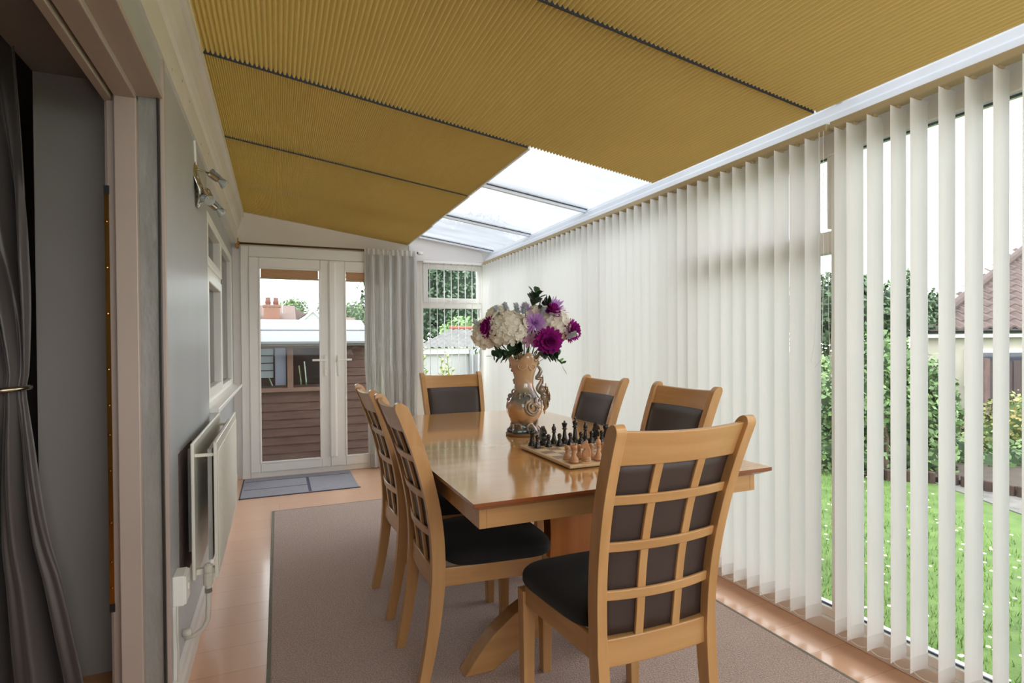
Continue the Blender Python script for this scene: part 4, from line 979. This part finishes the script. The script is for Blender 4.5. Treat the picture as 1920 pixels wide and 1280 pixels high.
sprig(bloom_at(-.13, .405, -.03), -CR * .6 - UP * .8, .03, 'small fresh green leaf hanging under the left hydrangea', M['leaf_light'], .035, .012, 3, G2)
m_ = None

# ================================================================== GARDEN
GZ = -.15
M['grass'] = mat('lawn_green', srgb(72, 98, 42), .9, col2=srgb(98, 124, 60), vscale=7, bump=.6, bscale=120, detail=8)
M['blade'] = mat('grass_blade', srgb(98, 130, 54), .8, col2=srgb(132, 164, 84), vscale=5, island=.25)
M['daisy'] = mat('daisy_white', srgb(238, 238, 230), .8); M['daisy_eye'] = mat('daisy_yellow', srgb(226, 190, 60), .8)
M['paving'] = mat('grey_crazy_paving', srgb(92, 90, 87), .85, col2=srgb(122, 118, 115), vscale=9, bump=.4, bscale=30)
M['soil'] = mat('dark_soil', srgb(70, 60, 52), .95, var=.3, vscale=12)
structure(MB().box(-40, 60, 5.78, 90, GZ - .2, GZ).box(2.2, 60, -20, 5.78, GZ - .2, GZ).build('ground', M['grass']), 'garden lawn outside the glazing', 'lawn')
structure(MB().box(2.15, 2.6, -3, 6.5, GZ - .1, GZ + .006).box(-1.2, 2.6, 5.7, 6.4, GZ - .1, GZ + .006).build('path_side', M['paving']), 'narrow paved strip around the conservatory', 'path') if False else None
R = random.Random(21)
def vis_lawn():
    while True:
        x = 2.25 + 4.2 * R.random() ** 1.2; y = R.uniform(-.2, 4.4) * (x / 5.2) + .1
        if x < 5.9 and y < 4.6: return x, y
def on_path(x, y):   # the crazy paving in front of the log edging
    return (x - 4.70) + .0 * y > .62 * (y - 2.15) * 0 + max(0, (y - 2.2)) * .62 and x > 4.72
m = MB()
for i in range(14000):
    x, y = vis_lawn()
    if on_path(x, y): continue
    a = R.random() * 2 * pi; h = R.uniform(.018, .042); w_ = R.uniform(.002, .0035); lx, ly = R.uniform(-.014, .014), R.uniform(-.014, .014)
    m.add([(x - w_ * cos(a), y - w_ * sin(a), GZ), (x + w_ * cos(a), y + w_ * sin(a), GZ), (x + lx, y + ly, GZ + h)], [(0, 1, 2)])
tag(m.build('grass', M['blade'], None, fix=False), 'short mown grass blades of the garden lawn', 'grass', kind='stuff')
m = MB()
for i in range(620):
    x, y = vis_lawn()
    if on_path(x, y): continue
    r = R.uniform(.007, .011); z = GZ + R.uniform(.035, .05)
    m.lathe([(r, z), (r * .8, z + .003), (.002, z + .004)], 7, (x, y, 0), 0); m.ball((x, y, z + .004), r * .35, 5, 3, mi=1)
tag(m.build('daisies', [M['daisy'], M['daisy_eye']], None, fix=False), 'tiny white daisies scattered over the lawn', 'daisies', kind='stuff')
# paved path and log edging
structure(MB().prism([(4.66, 1.2), (5.70, 3.3), (5.95, 3.2), (5.85, 2.5), (6.4, 1.0), (4.9, .2)], 'z', GZ, GZ + .008).build('path', M['paving']), 'grey crazy paving path in front of the log edging', 'path')
t_ = thing('log_edging', 'brown half-log edging between the path and the shrub bed', 'edging', (5.8, 3.0, GZ)); m = MB()
edge_pts = [(5.32, 3.62), (5.60, 3.42), (5.78, 3.22), (5.80, 2.95), (5.84, 2.65), (6.05, 2.3), (6.3, 1.9)]
for (ax, ay), (bx, by) in zip(edge_pts, edge_pts[1:]):
    L = hypot(bx - ax, by - ay); n = max(1, int(L / .07))
    for k in range(n):
        u = (k + .5) / n; h = .105 + R.uniform(-.008, .008); m.lathe([(.036, GZ), (.036, GZ + h - .008), (.028, GZ + h), (.001, GZ + h)], 9, (ax + (bx - ax) * u, ay + (by - ay) * u, 0))
m.build('half_log', mat('dark_log', srgb(72, 56, 50), .9, var=.3, vscale=18), t_)

structure(MB().prism([(5.36, 3.66), (5.62, 3.46), (5.82, 3.24), (5.84, 2.95), (5.88, 2.65), (6.09, 2.3), (6.5, 1.6), (12, 1.5), (12, 8), (5.6, 8)], 'z', GZ, GZ + .05).build('ground_bed', M['soil']), 'dark soil bed behind the log edging', 'flower bed')
# foliage clouds
def foliage(name, label, cat, blobs, n, size, cols, trunk=None, group=None, seed=1, dens=.25, island=.45):
    rr = random.Random(seed); z0 = min(b[2] - b[5] for b in blobs)
    cx = sum(b[0] for b in blobs) / len(blobs); cyy = sum(b[1] for b in blobs) / len(blobs)
    t_ = thing(name, label, cat, (cx, cyy, GZ), group=group)
    m = MB(); tot = sum(b[3] * b[5] for b in blobs)
    for (bx, by, bz, rx, ry, rz) in blobs:
        for i in range(int(n * rx * rz / tot)):
            zz = rr.uniform(-1, 1); a = rr.random() * 2 * pi; q = sqrt(1 - zz * zz); s = 1 - dens * rr.random() ** 2 + rr.gauss(0, .05)
            d = Vector((q * cos(a), q * sin(a), zz)); p = Vector((bx + rx * s * d.x, by + ry * s * d.y, bz + rz * s * d.z))
            if p.z < GZ + .02: continue
            t1 = Vector((rr.gauss(0, 1), rr.gauss(0, 1), rr.gauss(-.2, .8))).normalized(); nn = (d + Vector((rr.gauss(0, .5), rr.gauss(0, .5), rr.gauss(.3, .5)))).normalized()
            t2 = nn.cross(t1); t2 = t2.normalized() if t2.length > 1e-4 else Vector((0, 0, 1)); L = size * rr.uniform(.6, 1.3)
            m.add([p - t1 * L * .5, p + t2 * L * .3, p + t1 * L * .5, p - t2 * L * .3], [(0, 1, 2, 3)])
    mt = mat(name + '_leaf_%d' % seed, cols[0], .6, col2=cols[1], vscale=2.2, island=island)
    m.build('foliage', mt, t_, fix=False)
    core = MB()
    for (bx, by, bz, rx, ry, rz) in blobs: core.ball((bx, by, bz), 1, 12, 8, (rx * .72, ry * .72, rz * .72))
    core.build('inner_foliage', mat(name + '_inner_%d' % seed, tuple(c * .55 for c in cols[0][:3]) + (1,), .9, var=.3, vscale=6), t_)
    if trunk:
        tk = MB(); 
        for (x, y, r, h) in trunk: tk.tube([(x, y, GZ - .05), (x + .02, y, GZ + h * .5), (x, y + .03, GZ + h)], [r, r * .8, r * .5], 8)
        tk.build('trunk', mat('bark_%d' % seed, srgb(92, 78, 64), .9, var=.3, vscale=10), t_)
    return t_
G_MID = (srgb(72, 98, 60), srgb(116, 142, 86)); G_DARK = (srgb(56, 78, 54), srgb(90, 112, 78)); G_DEEP = (srgb(66, 88, 68), srgb(104, 126, 100)); G_LIME = (srgb(128, 150, 74), srgb(182, 196, 112)); G_RED = (srgb(98, 124, 70), srgb(176, 148, 96))
def fw(px, py, D):       # a direction in the garden: lateral share, vertical share, distance ahead of the camera
    return f2 * D + r2 * (px * D) + u3 * (py * D) + Vector((0, 0, CAM_H))
def blob(pxl, pyl, D, rx, rz, ry=None):
    p = fw((pxl - 960) / FPX, -(pyl - 640 - SHIFT_PX) / FPX, D); return (p.x, p.y, p.z, rx, ry or rx, rz)
foliage('laurel_shrub', 'big leafy green shrub on the lawn edge outside the near blind', 'shrub', [blob(1600, 760, 6.0, .55, .55), blob(1690, 770, 5.9, .48, .52), blob(1640, 690, 6.1, .45, .42), blob(1730, 740, 5.8, .3, .42), blob(1590, 850, 5.9, .5, .3), blob(1700, 850, 5.8, .42, .28)], 9500, .062, G_MID, [(5.6, 3.7, .04, .7)], seed=2)
foliage('red_tipped_shrub', 'low red-tipped shrub in front of the brown garden fence', 'shrub', [blob(1850, 830, 6.6, .36, .36), blob(1910, 800, 6.5, .40, .40), blob(1960, 810, 6.5, .45, .45)], 4200, .055, G_RED, seed=3)
foliage('ground_shrub', 'mixed green undergrowth behind the log edging beside the red-tipped shrub', 'shrub', [blob(1770, 850, 6.2, .35, .28), blob(1840, 880, 6.0, .35, .25), blob(1920, 880, 5.9, .4, .3), blob(1745, 800, 7, .4, .4)], 2600, .07, G_MID, seed=12)
foliage('conifer_tree', 'dark evergreen tree behind the big shrub outside the near blind', 'tree', [blob(1560, 590, 8.6, .69, .64), blob(1650, 590, 8.8, .67, .5), blob(1600, 560, 9, .41, .41), blob(1705, 560, 9, .23, .45), blob(1735, 580, 9.2, .36, .32)], 8000, .085, G_DARK, [(7.4, 5.6, .09, 1.2)], seed=4)
foliage('garden_hedge', 'long green hedge hidden behind the long vertical blind', 'hedge', [(7.0, 6 + i * 1.2, .5, .8, .9, .8) for i in range(5)], 2500, .12, G_MID, seed=5) if False else None

# bungalow to the right: walls, tiled hip roof, gutter, window
B0 = fw((1738 - 960) / FPX, 0, 10.6); U = Vector((cy_, -sy_, 0)); V = Vector((sy_, cy_, 0))
def bp(u, v, z): p = B0 + U * u + V * v; return (p.x, p.y, z)
t_ = thing('bungalow', 'cream bungalow with a brown pantile hip roof beyond the fence', 'house', (B0.x, B0.y, GZ))
def bbox(m, u0, u1, v0, v1, z0, z1, mi=0): m.add([bp(u, v, z) for u in (u0, u1) for v in (v0, v1) for z in (z0, z1)], [(0, 1, 3, 2), (4, 6, 7, 5), (0, 4, 5, 1), (2, 3, 7, 6), (0, 2, 6, 4), (1, 5, 7, 3)], mi); return m
bbox(MB(), .25, 9, .3, .8, GZ, 1.32).build('wall', mat('cream_render', srgb(176, 172, 158), .85, var=.04), t_)
bbox(MB(), .1, 9.2, .1, .3, 1.245, 1.345).build('fascia', M['white'], t_)
m = MB(); m.tube([bp(0, .05, 1.375), bp(9.3, .05, 1.375)], .055, 8); m.build('gutter', M['black'], t_)
m = MB(); ZR, PIT = 1.42, .62
# front slope, built as rows of wavy tiles
rows = 18; wave = .23; nu = 400
for r_ in range(rows):
    v0, v1 = r_ * .25, (r_ + 1) * .25 + .03
    for_u = []
    vs = []; fs = []; cnt = 0
    for k in range(nu + 1):
        u = v0 * 1.5 + (9.0 - v0 * 1.5) * k / nu; wz = .022 * sin(2 * pi * u / wave + r_ * 0)
        vs += [bp(u, v0, ZR + PIT * v0 + wz + .03), bp(u, v1, ZR + PIT * v1 + wz + .0), bp(u, v0, ZR + PIT * v0 + wz - .01)]
    for k in range(nu):
        a = 3 * k; fs += [(a, a + 3, a + 4, a + 1), (a, a + 2, a + 5, a + 3)]
    m.add(vs, fs)
m.build('roof', mat('pantile_brown', srgb(80, 65, 62), .85, col2=srgb(98, 83, 79), vscale=5), t_, fix=False)
ap = bp(6.75, 4.5, ZR + 4.5 * PIT); m = MB()
m.add([bp(0, 0, ZR - .02), ap, bp(4.8, 7, ZR - .02)], [(0, 1, 2)]); m.add([bp(9, 0, ZR - .03), bp(0, 0, ZR - .03), bp(4.8, 7, ZR - .03), bp(9, 7, ZR - .03)], [(0, 1, 2, 3)]); m.add([ap, bp(9, 4.5, ZR + 4.5 * PIT), bp(9, 7, ZR), bp(4.8, 7, ZR)], [(0, 1, 2, 3)])
m.build('roof_side', mat('pantile_side', srgb(100, 82, 78), .85, var=.12, vscale=6), t_, fix=False)
m = MB(); m.tube([bp(-.05, -.05, ZR + .03), bp(3.375, 2.25, ZR + 2.25 * PIT + .05), bp(6.75, 4.5, ZR + 4.5 * PIT + .06)], .085, 8); m.build('hip_ridge', mat('ridge_tile', srgb(86, 70, 67), .85, var=.15, vscale=8), t_)
m = MB(); bbox(m, .95, 3.2, .24, .32, .30, 1.02); m.build('window_frame', M['white'], t_)
m = MB(); bbox(m, 1.0, 3.15, .23, .235, .32, .95); m.build('window_pane', mat('dark_window', srgb(64, 68, 78), .1), t_)
t_ = thing('garden_fence', 'brown boarded garden fence in front of the bungalow', 'fence', (B0.x, B0.y, GZ)); m = MB()
for k in range(34):
    u = .25 + k * .125; z1 = .83 + .02 * (k % 3) * .4; bbox(m, u, u + .118, -1.0 + .012 * (k % 2), -.98 + .012 * (k % 2), GZ, z1)
m.build('board', mat('brown_fence_wood', srgb(74, 63, 62), .9, var=.2, vscale=9, stretch=(6, 6, .6)), t_)
m = MB()
for u in (.2, 2.0, 3.8): bbox(m, u, u + .09, -1.06, -.97, GZ, .88)
m.build('post', mat('fence_post', srgb(104, 84, 80), .9, var=.2), t_)

# shed beyond the glazed doors
SY = 7.0
t_ = thing('garden_shed', 'brown weatherboarded shed with pale felt roof beyond the glazed doors', 'shed', (0, SY, GZ))
M['shed'] = mat('brown_weatherboard', srgb(80, 57, 50), .75, col2=srgb(98, 74, 65), vscale=3, stretch=(1.2, 1, 9), bump=.2, bscale=20)
m = MB(); z = GZ; k = 0
while z < 1.20:
    z1 = min(z + .098, 1.22)
    for x0, x1 in ((( -1.6, -.42), (.60, 1.02)) if z > .68 and z1 < 1.25 else ((-1.6, 1.02),)):
        m.prism([(SY, z1), (SY - .009, z - .003), (SY - .002, z - .003), (SY + .02, z1)], 'x', x0, x1)
    z += .098
m.build('weatherboard', M['shed'], t_)
m = MB(); m.box(-1.6, 1.02, SY + .05, SY + .10, GZ, .66); m.box(.98, 1.02, SY, SY + 2.0, GZ, 1.22); m.box(-1.6, 1.02, SY + 1.9, SY + 2, GZ, 1.22); m.box(-1.6, 1.02, SY + .05, SY + 1.9, GZ, GZ + .04); m.build('side_wall', M['shed'], t_)
m = MB(); m.box(-.44, .62, SY - .03, SY + .03, .655, .70); m.box(-.44, .62, SY - .02, SY + .03, 1.165, 1.22); m.box(.10, .165, SY - .025, SY + .03, .69, 1.17); m.box(.575, .62, SY - .02, SY + .03, .69, 1.17); m.box(-.44, -.40, SY - .02, SY + .03, .69, 1.17); m.build('window_frame', mat('shed_frame', srgb(118, 92, 80), .7, var=.1), t_, bevel=.004)
MB().box(-.42, .60, SY - .002, SY + .004, .69, 1.17).build('pane', glass('shed_glass', .02, (.9, .92, .94, 1)), t_)
m = MB(); m.prism([(SY - .16, 1.215), (SY - .16, 1.24), (SY + 1.0, 1.54), (SY + 2.1, 1.24), (SY + 2.1, 1.20), (SY + 1.0, 1.50)], 'x', -1.8, 1.08); m.build('felt_roof', mat('pale_roof_felt', srgb(124, 126, 130), .8, var=.05, vscale=6, bump=.2, bscale=30), t_)
m = MB(); m.add([(x, SY - .16 + .52 * 1 + d, 1.24 + .30 * (.52 / 1.16) + .004 + e) for x in (-1.8, 1.08) for d, e in ((0, 0), (.012, .0045), (.012, .012), (0, .008))], [(0, 1, 5, 4), (1, 2, 6, 5), (2, 3, 7, 6), (3, 0, 4, 7)]); m.build('felt_seam', mat('felt_seam', srgb(96, 100, 106), .8), t_)
MB().box(-1.78, 1.06, SY - .15, SY - .0, 1.19, 1.215).build('soffit', mat('shed_soffit', srgb(96, 96, 88), .8, var=.1), t_)
m = MB(); m.box(-.03, .085, SY + .03, SY + .05, .69, 1.17); m.build('pale_post', mat('lilac_post', srgb(176, 176, 190), .7), t_)
m = MB()
for k in range(4): m.box(-.42, -.05, SY + .10, SY + .12, .82 + k * .088, .895 + k * .088)
m.build('chair_back', mat('grey_slats', srgb(200, 206, 206), .6), t_)
m = MB(); m.tube([(-.4, SY + .28, .81), (-.10, SY + .28, .815), (-.06, SY + .26, .70), (-.05, SY + .26, .5)], .010, 6); m.tube([(.30, SY + .25, 1.0), (.34, SY + .25, .5)], .009, 6); m.tube([(.24, SY + .25, .95), (.29, SY + .25, .5)], .009, 6); m.build('chair_tube', M['chrome'], t_)
structure(MB().box(-1.5, 1.3, 5.70, 6.95, GZ - .1, GZ + .005).build('path_end', M['paving']), 'paved strip between the glazed doors and the shed', 'path')

# houses and trees behind the shed
t_ = thing('brick_house', 'distant house with brown tiled roof and brick chimney above the shed', 'house', (0, 25, GZ))
MB().box(-6, 3.6, 25, 28, GZ, 1.9).build('wall', mat('house_brick', srgb(166, 120, 100), .9, var=.1), t_)
m = MB(); m.prism([(24.6, 1.85), (27.8, 3.02), (31.4, 1.85)], 'x', -6, .75); m.build('roof', mat('house_tiles', srgb(84, 62, 56), .85, col2=srgb(112, 90, 82), vscale=3, stretch=(3, 1, 12)), t_)
m = MB(); m.add([(.2, 24.6, 1.85), (2.4, 24.6, 1.95), (1.3, 24.4, 2.62), (.6, 27.8, 3.0), (1.3, 28, 2.62), (3.6, 25, 1.9), (3.4, 28, 2.5)], [(0, 2, 4, 3), (1, 5, 6, 4, 2), (0, 3, 4)]); m.build('wing_roof', mat('wing_tiles', srgb(90, 66, 58), .85, var=.1, vscale=5), t_, fix=False)
m = MB(); m.prism([(.62, 1.9), (1.34, 2.62), (2.05, 1.9)], 'y', 24.2, 24.4); m.build('gable', mat('white_gable', srgb(176, 176, 182), .7), t_)
m = MB(); m.prism([(.55, 1.9), (1.34, 2.68), (2.12, 1.9), (2.02, 1.9), (1.34, 2.56), (.65, 1.9)], 'y', 24.12, 24.2); m.build('bargeboard', M['white'], t_)
m = MB(); m.box(-.52, .10, 25.6, 26.3, 1.9, 2.86); m.box(-.56, .14, 25.56, 26.34, 2.82, 2.90); m.build('chimney', mat('chimney_brick', srgb(126, 84, 66), .9, var=.1, vscale=8), t_)
for x in (-.36, -.05): MB().lathe([(.10, 2.9), (.12, 3.0), (.09, 3.2), (.11, 3.22), (.02, 3.22)], 12, (x, 25.95, 0)).build('chimney_pot', mat('terracotta_pot', srgb(104, 62, 50), .8), t_)
t_ = thing('television_aerial', 'thin television aerial rising behind the chimney', 'aerial', (.2, 26.5, 2.8))
m = MB(); m.tube([(.2, 26.5, 2.6), (.2, 26.5, 3.65)], .022, 6); m.tube([(.2, 26.5, 3.65), (.12, 26.5, 3.78), (-.0, 26.5, 3.80)], .018, 6); m.build('mast', mat('aerial_grey', srgb(170, 172, 176), .6), t_)
foliage('broadleaf_tree', 'small round tree top beside the distant chimney', 'tree', [(.85, 34, 3.25, .8, .8, .62), (.35, 34, 3.0, .7, .7, .55)], 900, .16, G_MID, [(.6, 34, .08, 3.0)], seed=6, group='distant trees above the shed')
foliage('broadleaf_tree', 'leafy tree beyond the white gable, seen through both door panes', 'tree', [(2.9, 33.5, 3.0, .85, .8, .9), (4.2, 34, 2.95, .95, .8, .85), (5.5, 35, 2.65, .95, .8, .75)], 2200, .16, G_MID, [(3.6, 33.8, .1, 2.8)], seed=7, group='distant trees above the shed')
foliage('overhanging_tree', 'dark branch hanging in at the top of the right door pane', 'tree', [(1.52, 12.2, 2.88, .36, .4, .30), (2.0, 12.2, 2.72, .38, .4, .42), (2.2, 12.2, 2.37, .18, .25, .26)], 1400, .095, (srgb(70, 98, 66), srgb(112, 142, 104)), [(2.6, 12.3, .10, 2.9)], seed=8)

# garage and greenery seen through the end window
GY = 9.0
t_ = thing('garage', 'white garage with grey corrugated roof outside the end window', 'garage', (2.6, GY, GZ))
m = MB(); m.box(1.6, 3.0, GY, GY + .1, .55, 1.03); m.box(3.0, 3.05, GY, GY + 5, GZ, 1.05); m.build('wall', mat('white_render', srgb(178, 178, 180), .8, var=.03), t_)
MB().box(1.6, 3.05, GY - .05, GY, 1.03, 1.13).build('fascia', M['white'], t_)
MB().box(1.6, 3.0, GY + .02, GY + .08, GZ, .55).build('base_wall', mat('grey_block', srgb(120, 116, 112), .9, var=.15, vscale=10), t_)
m = MB()
def cor(u, v):
    x = 2.05 + 1.28 * v + 2.3 * u; yy = GY - .12 + 2.4 * v; return (x, yy, 1.14 + .37 * v + .013 * sin(2 * pi * u * 2.3 / .12))
m.grid(cor, 160, 2); m.build('corrugated_roof', mat('asbestos_grey', srgb(94, 94, 94), .9, col2=srgb(116, 116, 114), vscale=5), t_, smooth=True, fix=False)
m = MB(); m.tube([(3.33, GY + 2.3, 1.525), (3.85, GY + 2.3, 1.525)], .05, 8); m.build('ridge_tile', mat('red_ridge', srgb(140, 82, 64), .8, var=.1), t_)
m = MB(); m.box(3.05, 5.2, GY - .4, GY + .2, GZ, 1.02); m.box(2.98, 3.06, GY - .1, GY, GZ, 1.1); m.build('lean_to', mat('pale_lean_to', srgb(160, 162, 166), .8, var=.03), t_)
foliage('conifer_hedge', 'tall dark evergreen screen filling the view of the end window', 'tree', [(3.2, 15, 2.5, 1.2, .9, 2.0), (4.6, 15.2, 2.8, 1.3, .9, 2.0), (5.9, 15.4, 2.6, 1.2, .9, 1.9), (3.9, 15, 3.9, 1.2, .9, .9), (5.3, 15, 4.1, 1.2, .9, .8)], 15000, .12, G_DEEP, [(4.2, 15, .15, 2.5)], seed=9)
foliage('garden_bush', 'pale green bush standing behind the garage roof ridge', 'shrub', [(4.0, 12.6, 1.5, .5, .4, .35), (4.5, 12.7, 1.45, .5, .4, .35)], 900, .12, (srgb(110, 146, 92), srgb(150, 182, 124)), seed=10)
def spray_plant(x, y, h, n, label, seed):
    rr = random.Random(seed); t_ = thing('leafy_shrub', label, 'shrub', (x, y, GZ), group='yellow-green shoots outside the end window'); st = MB(); lf = MB()
    for k in range(n):
        tx, ty = x + rr.gauss(0, .10), y + rr.gauss(0, .08); hh = h * rr.uniform(.65, 1.0)
        p0, p1 = Vector((x + rr.gauss(0, .03), y, GZ)), Vector((tx, ty, GZ + hh)); st.tube([p0, (p0 + p1) / 2 + Vector((rr.gauss(0, .02), 0, 0)), p1], .004, 5)
        for i in range(26):
            u = .35 + .65 * i / 25; p = p0 + (p1 - p0) * u; a = i * 2.4; petal(lf, p, Vector((cos(a), sin(a), .5)), UP, rr.uniform(.045, .08), .038, .1)
    st.build('stem', M['stem'], t_); lf.build('leaf', mat('lime_leaf_%d' % seed, srgb(150, 164, 84), .6, col2=srgb(196, 204, 128), vscale=8, island=.25), t_, fix=False)
spray_plant(1.72, 7.2, 1.52, 12, 'yellow-green shoots right of the window middle, tallest of them', 31)
spray_plant(2.12, 7.4, 1.24, 10, 'yellow-green shoots by the right edge of the end window', 32)
spray_plant(1.50, 7.0, 1.12, 8, 'yellow-green shoots by the left edge of the end window', 33)
structure(MB().box(3.4, 9, 6.2, 6.35, GZ, 1.0).build('wall_garden', mat('garden_wall', srgb(150, 140, 130), .9, var=.15, vscale=10)), 'low wall behind the long blind', 'wall') if False else None

# back of the room, behind the camera: unseen glazing added to light the foreground
wn = bpy.data.objects.new('window_added', None); COL.objects.link(wn); wn.location = (.9, YB, 0); wn['_base'] = (.9, YB, 0)
structure(wn, 'unseen glazed gable end, added behind the camera for its daylight', 'window')
m = MB(); frame_rect(m, -.33, 2.15, YB - .07, YB, .95, 2.06, .05); m.box(.85, .91, YB - .07, YB, 1.0, 2.01); m.build('frame', M['white'], wn, bevel=.005)
MB().box(-.28, 2.10, YB - .04, YB - .03, 1.0, 2.01).build('pane', M['glass'], wn)
structure(MB().box(-.70, 2.16, YB - .1, YB, 0, .95).build('wall_back', M['off_white']), 'cream dwarf wall under the added glazing behind the camera', 'wall')  # solid low part cuts the added daylight on the near floor
